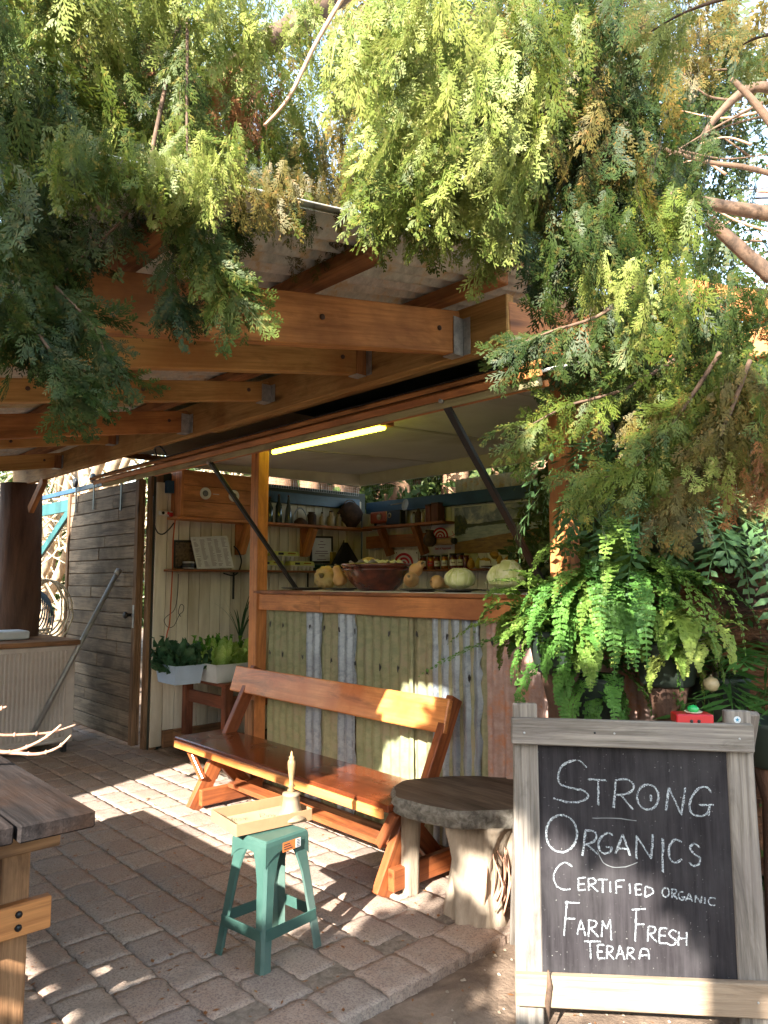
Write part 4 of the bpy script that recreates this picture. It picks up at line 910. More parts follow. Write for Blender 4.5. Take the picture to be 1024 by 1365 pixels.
# speaker crate
spk = thing('speaker_crate', 'reddish timber box with two round white speaker cones on the high shelf', 'speaker', (-5.98, 3.42, SZ))
pL, pR = ysh(243), ysh(331)
fr = boxw('crate_box', M['shelf'], spk, (EX+.002, pL-.03, SZ), (-5.93, pR, SZ+.42), .004)
for k in range(3): boxw('crate_board', M['orange'], spk, (-5.928, pL-.03+(.0), SZ+.002+.14*k), (-5.914, pR, SZ+.138+.14*k), .002)
boxw('crate_corner', M['orange'], spk, (EX+.002, pL-.055, SZ), (-5.905, pL-.031, SZ+.41), .003)
M['white'] = plain('white_plastic', (.78, .76, .70), .4); M['greyp'] = plain('grey_plastic', (.16, .16, .16), .5)
for px in (275, 313):
    y = atx(px, 653, -5.9).y
    c = put('speaker_ring', lathe_me([(.055, 0), (.055, .006), (.046, .012), (.036, .006), (.034, .003)], 28), M['white'], T(-5.914, y, SZ+.22, 0, 0, R(90)), spk)
    put('cone', lathe_me([(.030, 0), (.024, .010), (.012, .006)], 20), M['greyp'], T(-5.914, y, SZ+.22, 0, 0, R(90)), c)
boxw('white_slot', M['white'], spk, (-5.913, atx(285, 654, -5.9).y, SZ+.217), (-5.908, atx(293, 654, -5.9).y, SZ+.223), .0005)
# power strip with plugs and cords
psp = atx(222, 684, -6.06)
ps = thing('power_strip', 'white power strip with red plugs screwed to the wall below the speaker crate', 'power strip', psp)
boxw('strip_body', M['white'], ps, psp+V3(-.035, -.06, -.022), psp+V3(0, .12, .022), .008)
for k in range(3): put('socket', lathe_me([(.014, 0), (.012, .003)], 12), M['red'] if k == 1 else M['blackm'], T(psp.x+.001, psp.y-.03+.05*k, psp.z, 0, 0, R(90)), ps)
boxw('plug', M['red'], ps, psp+V3(.002, .02, -.03), psp+V3(.03, .05, .005), .004)
def wpath(pts, xw=-6.07): return smooth_path([atx(a, b, xw) for a, b in pts], 5)
M['cordo'] = plain('orange_cord_plastic', (.62, .13, .04), .5)
c1 = tag(tube('extension_lead', M['cordo'], None, wpath([(234, 690), (231, 720), (230, 760), (228, 800), (226, 832), (222, 850), (220, 900)]), .006, 6), 'orange extension lead running straight down the white wall boards', 'lead')
tag(tube('loose_cable', M['black'], None, wpath([(205, 660), (205, 690), (209, 708), (217, 712), (226, 705), (232, 697)], -6.0), .006, 6), 'black cord looping from the door post to the power strip', 'cable')
tag(tube('thin_wire', M['black'], None, wpath([(238, 765), (237, 790), (233, 812), (222, 822), (219, 828), (224, 836), (232, 834), (239, 820), (244, 815), (245, 808), (241, 806), (238, 816), (241, 822)]), .003, 5), 'thin black wire hanging in a small tangled loop on the wall', 'wire')
tag(tube('loose_cable', M['black'], None, wpath([(298, 764), (310, 767), (318, 762), (322, 748), (318, 735), (312, 728)], -6.02), .007, 6), 'thick black cord curling up beside the price list', 'cable')
# price list clipboard and dark picture
S2 = 1.556
pl = thing('price_list', 'large printed price list sheet leaning on the lower shelf', 'paper', atx(285, 760, -5.99))
def wq(name, mat, parent, cs, xs, th=.003):
    P = [atx(a, b, x) for (a, b), x in zip(cs, xs)]; n = (P[1]-P[0]).cross(P[3]-P[0]).normalized(); 
    if n.x < 0: n = -n
    v = P+[p-n*th for p in P]; f = [(0, 1, 2, 3), (7, 6, 5, 4), (0, 4, 5, 1), (1, 5, 6, 2), (2, 6, 7, 3), (3, 7, 4, 0)]
    o = put(name, me_from(name, v, f), mat, None, parent); return P, n
M['pink'] = plain('pinkish_paper', (.62, .52, .52), .7); M['linegrey'] = plain('faded_print', (.28, .22, .24), .8)
PQ, n_ = wq('sheet', M['paperw'], pl, [(254, 716), (303, 714), (312, 757), (263, 758.5)], [-6.03, -6.03, -5.96, -5.96])
def pq(u, v_, off=.001): return PQ[0].lerp(PQ[1], u).lerp(PQ[3].lerp(PQ[2], u), v_) + n_*off
v = []; f = []
for r_ in range(26):
    for (a, b) in ((.05, .17), (.22, .36), (.42, .56), (.60, .74), (.80, .95)):
        if random.random() < .12: continue
        e = a+(b-a)*random.uniform(.5, 1); y0 = .06+r_*.034; q = len(v)
        v += [pq(a, y0), pq(e, y0), pq(e, y0+.014), pq(a, y0+.014)]; f.append((q, q+1, q+2, q+3))
put('printed_rows', me_from('rows', v, f), M['linegrey'], None, pl, kind='stuff')
PF, nF = None, None
pf = thing('dark_picture', 'small dark framed picture leaning behind the price list', 'picture', atx(245, 758, -6.07)); wq('frame', M['black'], pf, [(232, 720), (262, 720), (262, 757), (232, 757)], [-6.075]*4, .012); M['pict'] = mottled('brown_carved_relief', (.03, .02, .012), (.20, .13, .07), 40, .6, .6); wq('picture', M['pict'], pf, [(234, 723), (260, 723), (260, 755), (234, 755)], [-6.07]*4, .002)
ti = thing('black_tin', 'small black tin with silver band in front of the dark picture', 'tin', atx(251, 757, -5.98)); q = ti.location
a_ = atx(251, 757, -5.98)
put('tin_body', lathe_me([(.05, 0), (.052, .004), (.052, .05), (.048, .054)], 22), M['black'], T(a_.x, a_.y, S2, 0), ti); put('tin_band', lathe_me([(.053, .002), (.053, .014)], 22), M['nail'], T(a_.x, a_.y, S2), ti); put('tin_lid', lathe_me([(.05, .052), (.053, .055), (.053, .066), (.045, .069)], 22), M['nail'], T(a_.x, a_.y, S2), ti)
# egg cartons
M['egg'] = mottled('yellow_green_carton', (.48, .50, .10), (.62, .63, .18), 9, .7, .1); M['pulp'] = mottled('pale_pulp_carton', (.46, .42, .34), (.58, .54, .45), 12, .85, .3)
def carton(y, z, L, label, closed=True, mt='egg', rz=0):
    t = thing('egg_carton', label, 'egg carton', (-5.99, y, z), R(90)+rz, 'egg cartons on the lower shelf')
    bm = bmesh.new()
    for i in range(6):
        for j in range(2):
            Mx = T(-L/2+L/12+i*L/6, -.027+.054*j, .024); r_ = bmesh.ops.create_cone(bm, segments=8, radius1=.018, radius2=.026, depth=.046, matrix=Mx, cap_ends=True)
    bmesh.ops.create_cube(bm, size=1, matrix=T(0, 0, .046) @ Matrix.Diagonal((L, .11, .008, 1)))
    put('egg_tray', bm_mesh('tray', bm), M['pulp'], T(0, 0, 0), t, True)
    prof = [(-.055, .05), (-.050, .075), (-.035, .092), (.035, .092), (.050, .075), (.055, .05)]
    v = [(x, p[0]*(.97 if abs(x) > L*.49 else 1), p[1]-(.006 if abs(x) > L*.49 else 0)) for x in (-L/2, -L/2+.008, L/2-.008, L/2) for p in prof]
    f = [(i*6+k, i*6+k+1, (i+1)*6+k+1, (i+1)*6+k) for i in range(3) for k in range(5)]+[(0, 1, 2, 3, 4, 5), (23, 22, 21, 20, 19, 18)]
    o = put('carton_lid', me_from('lid', v, f), M[mt], T(0, 0, 0), t, True)
    put('print_patch', box_me(L*.2, .002, .022, 0, 0, 'pp'), M['black'], T(-L*.22, -.0555, .068), t, True); put('print_patch', box_me(L*.3, .0022, .010, 0, 0, 'pp2'), M['jamo'], T(L*.2, -.0555, .072), t, True)
yA, yB, yC = atx(362, 758, -5.95).y, atx(395, 758, -5.95).y, atx(388, 745, -5.95).y
carton(yA, S2, .28, 'lower left yellow egg carton half hidden by the post'); carton(yB+.07, S2, .30, 'lower right yellow egg carton next to the framed certificate'); carton((yA+yB)/2+.02, S2+.094, .31, 'topmost yellow egg carton stacked across the two others')
# certificate
ce = thing('certificate', 'framed printed certificate standing on the lower shelf behind green books', 'picture', atx(430, 757, -6.02)); wq('frame', M['black'], ce, [(414, 714), (444, 715), (444, 750), (414, 750)], [-6.055]*4, .012)
wq('certificate_sheet', M['paperw'], ce, [(416.5, 717), (441.5, 717.5), (441.5, 748), (416.5, 748)], [-6.050]*4, .002)
for k, (a, b, yy) in enumerate(((427, 431, 722), (424, 434, 726), (426, 432, 730), (421, 437, 735), (420, 438, 738), (425, 433, 741), (423, 435, 746))): wq('print_line', M['linegrey'], ce, [(a, yy-.7), (b, yy-.6), (b, yy+.5), (a, yy+.4)], [-6.047]*4, .001)
M['bookg'] = plain('green_book_cover', (.02, .07, .05), .5); M['booky'] = plain('yellow_book_cover', (.4, .28, .04), .5)
yb0, yb1 = atx(423, 755, -5.97).y, atx(452, 755, -5.97).y
for k in range(2):
    t = thing('book', ['lower green book lying flat under its twin in front of the certificate', 'upper green book with pale title lying flat on its twin'][k], 'book', (-5.97, (yb0+yb1)/2, S2+.034*k), 0, 'green books on the lower shelf')
    boxw('cover', M['bookg'], t, (-6.04, yb0+.02*k, S2+.034*k), (-5.94, yb1, S2+.034*k+.032), .003); boxw('title', M['paperw'], t, (-5.9402, yb0+.08, S2+.034*k+.012), (-5.9392, yb1-.1, S2+.034*k+.020), 0)
yk = atx(447, 740, -6.0).y; yb_ = thing('book', 'thin yellow book standing upright right of the certificate', 'book', (-6.03, yk, S2+.07)); boxw('cover', M['booky'], yb_, (-6.06, yk-.03, S2+.069), (-6.02, yk+.03, S2+.20), .002); boxw('pages', M['paperw'], yb_, (-6.056, yk-.028, S2+.199), (-6.024, yk+.028, S2+.203), 0)
dc = thing('dark_cloth', 'dark cloth hanging in the corner beside the certificate', 'cloth', atx(468, 740, -5.9)); P = [Vector((-5.9, 4.98, 1.95))]
v = []; f = []; n = 9
for j in range(8):
    for i in range(n): t = i/(n-1); y = 5.0+(t-.5)*(.06+.045*j*1.3); v.append((-5.97+.02*math.sin(i*1.9)+.01*j*.3, y, 1.86-.04*j))
for j in range(7):
    for i in range(n-1): a = j*n+i; f.append((a, a+1, a+n+1, a+n))
put('cloth_fold', me_from('cloth', v, f, True), M['blackm'], None, dc); put('hook', lathe_me([(.006, 0), (.006, .03)], 8), M['black'], T(-5.99, 5.0, 1.855), dc)
# back wall high shelf: radio, scoop, clock, boxes
def bx_(px): d = ray(px, 700); return d.x*(5.25/d.y)
YB = 5.26; SB = 2.031
rad = thing('old_radio', 'orange bakelite radio with round dial on the back shelf', 'radio', (bx_(508), YB, SB))
x = bx_(508); boxw('radio_body', M['radio'], rad, (x-.13, YB-.055, SB+.03), (x+.14, YB+.06, SB+.15), .012); put('dial', lathe_me([(.035, 0), (.033, .006)], 20), M['tan'], T(x+.02, YB-.056, SB+.095, 0, R(90)), rad)
for dx in (-.1, .1): put('radio_foot', lathe_me([(.012, 0), (.016, .03)], 10), M['black'], T(x+dx, YB, SB), rad)
al = thing('black_alarm_clock', 'black clock with pale round dial right of the orange radio', 'clock', (bx_(523), YB, SB)); x = bx_(523)
boxw('clock_case', M['black'], al, (x-.06, YB-.05, SB), (x+.16, YB+.05, SB+.15), .008); put('clock_dial', lathe_me([(.028, 0), (.024, .003)], 20), M['tan'], T(x+.0, YB-.051, SB+.10, 0, R(90)), al); put('clock_center', lathe_me([(.018, .003), (.017, .005)], 16), M['black'], T(x+.0, YB-.051, SB+.10, 0, R(90)), al)
scp = thing('ladle', 'long handled metal skimmer propped over the back shelf', 'ladle', (bx_(545), YB-.02, SB+.02)); x = bx_(545)
put('bowl', lathe_me([(.004, 0), (.035, .004), (.048, .012), (.045, .012), (.03, .006)], 20, sq=1.3), M['pipe'], T(x, YB-.05, SB+.19, 0, R(80)), scp); tube('handle', M['pipe'], scp, [Vector((x-.03, YB-.05, SB+.215)), aty(521, 673, YB-.06)], .006, 6); tube('stand', M['pipe'], scp, [Vector((x, YB-.045, SB)), Vector((x, YB-.045, SB+.15))], .006, 6)
for px, lb, h, r_, mt in ((551, 'small grey framed photograph on the back shelf', .12, .03, 'galv'), (557, 'small lantern with dull metal top on the back shelf', .15, .035, 'rustm'), (563, 'narrow pale bottle beside the dull lantern', .13, .018, 'stone')):
    lathe_thing('ornament', lb, 'ornament', 'ornaments on the back shelf', bx_(px), YB, SB, [('body', [(r_, 0), (r_*1.05, .01), (r_, h*.7), (r_*.4, h*.85)], mt), ('cap', [(r_*.42, h*.85), (r_*.3, h)], 'rustm')])
for k, (px, wd, hh, lb) in enumerate(((574, .07, .16, 'tall brown tin box at the left of a pair'), (583, .09, .17, 'wider brown tin box at the right of a pair'))):
    t = thing('tin_box', lb+' on the back shelf', 'box', (bx_(px), YB, SB), 0, 'brown tin boxes'); x = bx_(px); boxw('box_body', M['radio'] if 0 else M['stand'], t, (x-wd/2, YB-.05, SB), (x+wd/2, YB+.05, SB+hh), .004); boxw('box_lid', M['rustm'], t, (x-wd/2-.003, YB-.053, SB+hh), (x+wd/2+.003, YB+.053, SB+hh+.015), .003)
# rolled paper and brown pot below
rl = thing('rolled_paper', 'brown paper roll fixed on the wall over the snail poster', 'paper roll', aty(590, 722, 5.22)); c = aty(590, 722, 5.20)
put('roll', lathe_me([(.032, -.13), (.036, -.12), (.034, 0), (.036, .12), (.03, .13)], 14), M['card'], Matrix.Translation(c) @ Matrix.Rotation(R(90), 4, 'Y'), rl); put('roll_end', lathe_me([(.03, 0), (.03, .035)], 12), M['black'], Matrix.Translation(c+V3(.13, 0, 0)) @ Matrix.Rotation(R(90), 4, 'Y'), rl)
pt_ = lathe_thing('hanging_pot', 'brown clay pot hanging under the back shelf', 'pot', None, aty(573, 715, 5.12).x, 5.12, 1.78, [('pot_body', [(.03, 0), (.06, .03), (.065, .08), (.035, .13), (.04, .15)], 'rustm'), ('pot_rim', [(.042, .15), (.042, .16)], 'rustm')]); tube('cord', M['black'], pt_, [Vector((pt_.location.x, 5.12, 1.94)), Vector((pt_.location.x, 5.15, 2.004))], .003, 5)
# snail signs
def wallq(name, mat, parent, cs, y, th=.003):
    P = [aty(a, b, y) for a, b in cs]; v = P+[p+V3(0, th, 0) for p in P]; return put(name, me_from(name, v, [(0, 3, 2, 1), (4, 5, 6, 7), (0, 1, 5, 4), (1, 2, 6, 5), (2, 3, 7, 6), (3, 0, 4, 7)]), mat, None, parent)
M['signw'] = plain('white_sign_paint', (.74, .73, .70), .45); M['signr'] = plain('crimson_sign_paint', (.52, .012, .04), .5)
def snail(parent, cx, cy, s, y):
    X0 = aty(cx, cy, y); k = depth(X0)/F
    def L(u, v_): return X0 + Vector((u*s*k*1.45, 0, -v_*s*k))
    v = []; f = []
    for (r0, r1) in ((.78, 1.0), (.42, .62), (.12, .27)):
        b = len(v); n = 28
        for i in range(n+1):
            a = math.pi*(i/n)*1.16 - math.pi*.08; 
            for r_ in (r0, r1): v.append(L(r_*math.cos(a)*.85+.03*(1-r_), -r_*math.sin(a)))
        for i in range(n): f.append((b+2*i, b+2*i+1, b+2*i+3, b+2*i+2))
    b = len(v); v += [L(-.9, .06), L(1.0, .06), L(1.0, .18), L(-.9, .18)]; f.append((b, b+1, b+2, b+3))
    b = len(v); n = 24
    v.append(L(.0, 0)); 
    put('snail_shell', me_from('snail', v, f), M['signr'], None, parent)
    ribbon([[L(1.45, -.05), L(1.7, -.5)], [L(1.45, -.05), L(1.25, -.5)], [L(1.0, .12), L(1.45, -.05)]], .006, M['signr'], 'snail_head', parent, (0, -1, 0))
    # red disc behind rings
YS = BY-.012
sA = thing('snail_sign', 'white sign with red spiral snail behind the big bowl', 'sign', aty(541, 765, YS)); wallq('sign_panel', M['signw'], sA, [(525, 733.5), (557.5, 733.5), (557.5, 765), (525, 765)], YS, .006); snail(sA, 538, 752, 15, YS-.003)
for px, py in ((528.5, 737), (555.5, 737)): put('sign_screw', lathe_me([(.008, 0), (.005, .003)], 8), M['black'], Matrix.Translation(aty(px, py, YS)) @ Matrix.Rotation(R(90), 4, 'X'), sA)
sB = thing('seal_sign', 'tall white sign with red snail and the words Seal of Approval', 'sign', aty(591, 735, YS)); wallq('sign_panel', M['signw'], sB, [(574.5, 699), (607, 697.5), (607, 737.5), (574.5, 738.5)], YS, .006); snail(sB, 586.5, 715, 12, YS-.003)
def txt(body, size, mat, name, parent, Mx):
    cu = bpy.data.curves.new('t', 'FONT'); cu.body = body; cu.size = size; cu.align_x = 'CENTER'; cu.align_y = 'CENTER'; cu.extrude = .0004; cu.offset = .0006
    o = bpy.data.objects.new('t', cu); COL.objects.link(o); dg = bpy.context.evaluated_depsgraph_get(); me = bpy.data.meshes.new_from_object(o.evaluated_get(dg)); bpy.data.objects.remove(o)
    me.materials.clear(); return put(name, me, mat, Mx, parent)
FR = Matrix.Rotation(R(90), 4, 'X')
txt('Seal of Approval', .032, M['signr'], 'lettering', sB, Matrix.Translation(aty(590.5, 731, YS-.002)) @ FR)
# landscape painting (generic river landscape)
def painting_mat():
    m, n, l, p = mat_base('painted_landscape'); tc = n.new('ShaderNodeTexCoord'); sp = n.new('ShaderNodeSeparateXYZ'); l.new(tc.outputs['Object'], sp.inputs[0])
    v = coords(n, l, (1, 1, 1), False); ns = noise(n, l, v, 7, 5, .6, .6); nb = noise(n, l, coords(n, l, (1, 1, 5), False), 9, 6, .65)
    def z_edge(z0, slope, amp, sc=3):
        a = n.new('ShaderNodeMath'); a.operation = 'MULTIPLY_ADD'; l.new(sp.outputs[0], a.inputs[0]); a.inputs[1].default_value = slope; a.inputs[2].default_value = z0
        nn = noise(n, l, coords(n, l, (1, 0, 0), False), sc, 3, .5); c = n.new('ShaderNodeMath'); c.operation = 'MULTIPLY_ADD'; l.new(nn, c.inputs[0]); c.inputs[1].default_value = amp; l.new(a.outputs[0], c.inputs[2])
        d = n.new('ShaderNodeMath'); d.operation = 'SUBTRACT'; l.new(sp.outputs[2], d.inputs[0]); l.new(c.outputs[0], d.inputs[1])
        return ramp(n, l, d.outputs[0], [(.0, (0,)*3), (.006, (1,)*3)])
    skyc = ramp(n, l, ns, [(.38, (.10, .13, .17)), (.5, (.24, .27, .28)), (.64, (.55, .53, .44))])
    hill = ramp(n, l, nb, [(.35, (.015, .025, .015)), (.65, (.06, .075, .02))]); wat = ramp(n, l, nb, [(.35, (.22, .28, .28)), (.65, (.40, .45, .43))])
    fld = ramp(n, l, nb, [(.3, (.13, .07, .015)), (.55, (.26, .15, .03)), (.75, (.34, .23, .06))])
    c = mix(n, l, z_edge(.02, .05, .10), hill, skyc); c = mix(n, l, z_edge(.005, .03, .06, 4), wat, c); c = mix(n, l, z_edge(-.09, .10, .06, 2), fld, c)
    tb = noise(n, l, v, 26, 4, .7); tree = ramp(n, l, tb, [(.35, (.015, .03, .01)), (.65, (.10, .11, .02))])
    def blob(cx, cz, r_):
        dd = n.new('ShaderNodeVectorMath'); dd.operation = 'DISTANCE'; l.new(tc.outputs['Object'], dd.inputs[0]); dd.inputs[1].default_value = (cx, 0, cz)
        q = n.new('ShaderNodeMath'); q.operation = 'MULTIPLY_ADD'; l.new(tb, q.inputs[0]); q.inputs[1].default_value = .12; l.new(dd.outputs['Value'], q.inputs[2]); return ramp(n, l, q.outputs[0], [(r_, (1,)*3), (r_+.01, (0,)*3)])
    c = mix(n, l, blob(-.52, .05, .16), c, tree); c = mix(n, l, blob(.50, .20, .17), c, tree)
    l.new(c, p.inputs['Base Color']); p.inputs['Roughness'].default_value = .45; bump(n, l, p, tb, .3, .002); return m
M['paint'] = painting_mat()
ptl = aty(606.5, 675, YS); pbr = aty(742, 733, YS); pc_ = (ptl+pbr)/2; pc_.z = (2.155+1.715)/2; pw = 1.16
pt = thing('landscape_painting', 'wide painted landscape with river and brown fields on the back wall', 'painting', (ptl.x+pw/2, YS, pc_.z))
put('canvas', box_me(pw, .012, .445, .002, 0, 'canvas'), M['paint'], T(ptl.x+pw/2, YS-.004, pc_.z), pt)
boxw('top_batten', M['board_b'], pt, (ptl.x, YS-.012, pc_.z+.2235), (ptl.x+pw, YS+.002, pc_.z+.230), .001)
# jars on the rear shelf
def jar(px, label, mt, lab, h=.13, r_=.034, lid='lid', nm='jar', grp='jars of preserves on the rear shelf', neck=False):
    x = aty(px, 757, 5.22).x; t = thing(nm, label, nm, (x, 5.22, 1.566), 0, grp)
    if neck: prof = [(r_, 0), (r_*1.05, .006), (r_*1.05, h*.7), (r_*.45, h*.85), (r_*.4, h)]
    else: prof = [(r_*.95, 0), (r_*1.05, .006), (r_*1.05, h*.78), (r_*.85, h*.88), (r_*.85, h*.9)]
    put('glass_body', lathe_me(prof, 18), M[mt], T(0, 0, 0), t, True)
    put('lid', lathe_me([((r_*.45 if neck else r_*.95), h*.9), ((r_*.45 if neck else r_*.98), h*1.04)], 16), M[lid], T(0, 0, 0), t, True)
    if lab:
        L = [(r_*1.08*math.sin(a), -r_*1.08*math.cos(a), z) for z in (h*.22, h*.62) for a in np.linspace(-.9, .9, 8)]; put('label', me_from('lab', L, [(i, i+1, 9+i, 8+i) for i in range(7)], True), M[lab], T(0, 0, 0, R(35)), t, True)
        L2_ = [(r_*1.095*math.sin(a), -r_*1.095*math.cos(a), z) for z in (h*.38, h*.46) for a in np.linspace(-.5, .5, 6)]; put('label_print', me_from('lab', L2_, [(i, i+1, 7+i, 6+i) for i in range(5)], True), M['linegrey'], T(0, 0, 0, R(35)), t, True)
for a in ((564.5, 'first jar on the left with white label', 'jam', 'paperw'), (574.5, 'jar with bright red label', 'jamo', 'jamr'), (583, 'slimmer jar with white label right of the red labelled jar', 'jam', 'paperw', .125, .03), (593, 'jar with round pale green label', 'jamo', 'paperw'),
          (604.5, 'wide jar whose white label has a small picture', 'jam', 'paperw', .14, .038), (614, 'dark red jar with narrow white label', 'jam', 'paperw', .14, .036), (621.5, 'unlabelled dark jar tucked in front of the pears', 'jam', None, .12, .03, 'lidr'),
          ): jar(a[0], a[1]+' on the rear shelf', *a[2:])
for a in ((706, 'leftmost dark bottle with tan label by the timber post', 'glassd', 'card', .20), (718, 'middle dark bottle with long white label by the timber post', 'glassd', 'paperw', .19), (729.5, 'rightmost dark bottle with square white label by the timber post', 'glassd', 'paperw', .17)):
    jar(a[0], a[1], a[2], a[3], a[4], .038, 'lid', 'bottle', 'labelled bottles on the rear shelf', True)
M['pear'] = mottled('ripe_pear_skin', (.42, .22, .03), (.55, .34, .06), 9, .5, .1); M['pearg'] = mottled('greenish_pear_skin', (.32, .28, .05), (.42, .36, .08), 9, .5, .1); M['orangef'] = mottled('orange_peel', (.60, .20, .02), (.68, .28, .04), 30, .5, .2)
def fruit(x, y, z, label, mt='pear', kind_='pear', s=1, rz=0, rx=0, grp='pears on the rear shelf'):
    t = thing(kind_, label, kind_, (x, y, z), rz, grp)
    prof = [(.004, 0), (.022, .003), (.036, .02), (.038, .04), (.030, .062), (.018, .082), (.015, .092), (.006, .098)] if kind_ == 'pear' else [(.004, 0), (.022, .004), (.036, .02), (.040, .038), (.034, .058), (.018, .072), (.004, .074)]
    Mx = Matrix.Translation((0, 0, .035*abs(math.sin(rx)))) @ Matrix.Rotation(rx, 4, 'X') @ Matrix.Scale(s, 4)
    put('flesh', lathe_me(prof, 16), M[mt], Mx, t, True); put('stalk', lathe_me([(.003, prof[-1][1]-.004), (.002, prof[-1][1]+.018)], 6), M['branchw'], Mx, t, True)
for px, lb, mt, z, dy in ((628, 'plump orange pear right of the dark jars', 'pear', 0, 0), (637.5, 'greener pear leaning right of the plump orange one', 'pearg', 0, .01), (641, 'small yellow pear behind the greener one', 'pear', 0, .05)):
    fruit(aty(px, 757, 5.2).x, 5.2+dy, 1.566+z, lb+' on the rear shelf', mt, s=1.0)
pd = lathe_thing('fruit_plate', 'dark metal plate with pears and white tags on the rear shelf', 'plate', None, aty(661, 757, 5.2).x, 5.2, 1.566, [('plate_foot', [(.06, 0), (.06, .006)], 'rustm'), ('plate_dish', [(.06, .006), (.13, .014), (.135, .02), (.06, .012)], 'rustm')])
px0 = pd.location.x
for dx, dy, dz, lb, rx_ in ((-.06, 0, .014, 'leftmost pear lying on the dark fruit plate', 1.2), (.0, .02, .075, 'topmost pear piled on the dark fruit plate', 1.4), (.05, -.01, .014, 'front pear standing on the dark fruit plate', .2), (.09, .03, .014, 'rear right pear on the dark fruit plate', .5)):
    fruit(px0+dx, 5.2+dy, 1.566+dz, lb, 'pear', rx=rx_, s=.95, rz=dx*20)
fruit(aty(688, 757, 5.2).x, 5.2, 1.566, 'single round orange right of the fruit plate', 'orangef', 'orange', .95, grp=None)
for k, px in enumerate((643, 650, 659)):
    q = aty(px, 750, 5.12); o = boxw('price_tag', M['paperw'], None, (q.x-.03, q.y-.002, 1.568), (q.x+.03, q.y+.002, 1.635-.006*k), .0005); o.rotation_euler.y = .1*(k-1) if 0 else o.rotation_euler.y
    tag(o, ['leftmost', 'middle', 'rightmost'][k]+' white price tag propped before the pears', 'tag', 'white price tags')
# ================================================================ COUNTER PRODUCE
CZ = 1.389; CY = 3.08
def cx_(px, y=CY): d = ray(px, 785); return d.x*(y/d.y)
M['plate'] = mottled('dark_pewter_plate', (.05, .045, .04), (.13, .12, .11), 20, .4, .1, .6); M['terra'] = mottled('glazed_terracotta', (.11, .022, .013), (.21, .05, .026), 14, .22, .2, c3=(.05, .014, .01), coat=.6, rnd=False)
def plate(px, r_, label, y=CY):
    return lathe_thing('plate', label, 'plate', 'dark plates on the counter', cx_(px, y), y, CZ, [('plate_foot', [(r_*.55, 0), (r_*.55, .005)], 'plate'), ('plate_rim', [(r_*.5, .005), (r_*.9, .010), (r_, .017), (r_*.97, .018), (r_*.5, .012)], 'plate')])
plate(407, .17, 'empty flat plate at the left end of the counter', 3.10); plate(458, .13, 'plate under the small butternut beside the big bowl', 3.08); plate(562, .135, 'plate under the three butternut pumpkins', 3.05); plate(611, .13, 'thin plate under the smaller cabbage', 3.05); plate(673, .135, 'dark plate under the larger cabbage', 3.03)
M['pump'] = mottled('speckled_pumpkin_skin', (.46, .27, .10), (.60, .44, .22), 8, .55, .2, c3=(.38, .30, .13)); M['butt'] = mottled('butternut_skin', (.62, .36, .13), (.72, .47, .20), 4, .5, .05, c3=(.55, .28, .10)); M['stemw'] = mottled('dry_vegetable_stem', (.12, .09, .05), (.28, .22, .13), 20, .9, .5)
def ribbed(rad, hgt, ribs, seg=72, rings=18, depth_=.09):
    v = []; f = []
    for j in range(rings+1):
        ph = math.pi*j/rings; r0 = rad*math.sin(ph)**.8; z = -hgt*math.cos(ph)*(1-.25*math.exp(-(math.sin(ph)/.35)**2))
        for i in range(seg):
            a = 2*math.pi*i/seg; rr = r0*(1-depth_*abs(math.cos(ribs*a/2))**3); v.append((rr*math.cos(a), rr*math.sin(a), z))
    for j in range(rings):
        for i in range(seg): f.append((j*seg+i, j*seg+(i+1) % seg, (j+1)*seg+(i+1) % seg, (j+1)*seg+i))
    return me_from('ribbed', v, f, True)
x = cx_(434, 3.15); pk = thing('ribbed_pumpkin', 'pale ribbed pumpkin lying on its side left of the big bowl', 'pumpkin', (x, 3.15, CZ), R(20))
put('pumpkin_flesh', ribbed(.085, .06, 11), M['pump'], T(0, 0, .086, 0, R(70), R(12)), pk, True); put('stem', lathe_me([(.02, 0), (.012, .012), (.010, .03)], 8), M['stemw'], T(0, -.05, .10, 0, R(70)), pk, True)
x2 = cx_(441, 3.07)
def butter(label, x, y, z, rz, rx, s=1.0):
    t = thing('butternut_pumpkin', label, 'pumpkin', (x, y, z), rz, 'butternut pumpkins on the counter')
    prof = [(.005, -.002), (.03, 0), (.052, .014), (.064, .04), (.066, .065), (.056, .09), (.043, .112), (.038, .135), (.038, .16), (.034, .178), (.02, .188), (.006, .189)]
    Mx = Matrix.Translation((0, 0, .064*s*abs(math.sin(rx)))) @ Matrix.Rotation(rx, 4, 'X') @ Matrix.Scale(s, 4)
    put('skin', lathe_me(prof, 28), M['butt'], Mx, t, True); put('stem', lathe_me([(.013, .186), (.010, .196), (.011, .206)], 8), M['stemw'], Mx, t, True); put('blossom_scar', lathe_me([(.009, -.004), (.008, .001)], 10), M['stemw'], Mx, t, True)
butter('small butternut leaning against the big bowl', cx_(459, 3.10), 3.08, CZ+.018, R(-50), R(18), .72)
bx0 = cx_(556, 3.04)
butter('lower left butternut of three lying with its pale base forward', cx_(550, 3.05), 3.05, CZ+.018, R(35), R(78), .68)
butter('lower right butternut of three with dark scar facing out', cx_(572, 3.05), 3.07, CZ+.018, R(160), R(97), .64)
butter('topmost butternut resting on the two others', cx_(551, 3.10), 3.10, CZ+.075, R(75), R(62), .62)
xb = cx_(503, 3.18)
bowl = thing('terracotta_bowl', 'large glazed dark red terracotta bowl on the counter', 'bowl', (xb, 3.18, CZ))
put('bowl_wall', lathe_me([(.11, 0), (.125, .01), (.17, .05), (.205, .10), (.222, .15), (.232, .155), (.235, .165), (.228, .172), (.215, .168), (.19, .10), (.12, .03), (.01, .02)], 48), M['terra'], T(0, 0, 0), bowl, True)
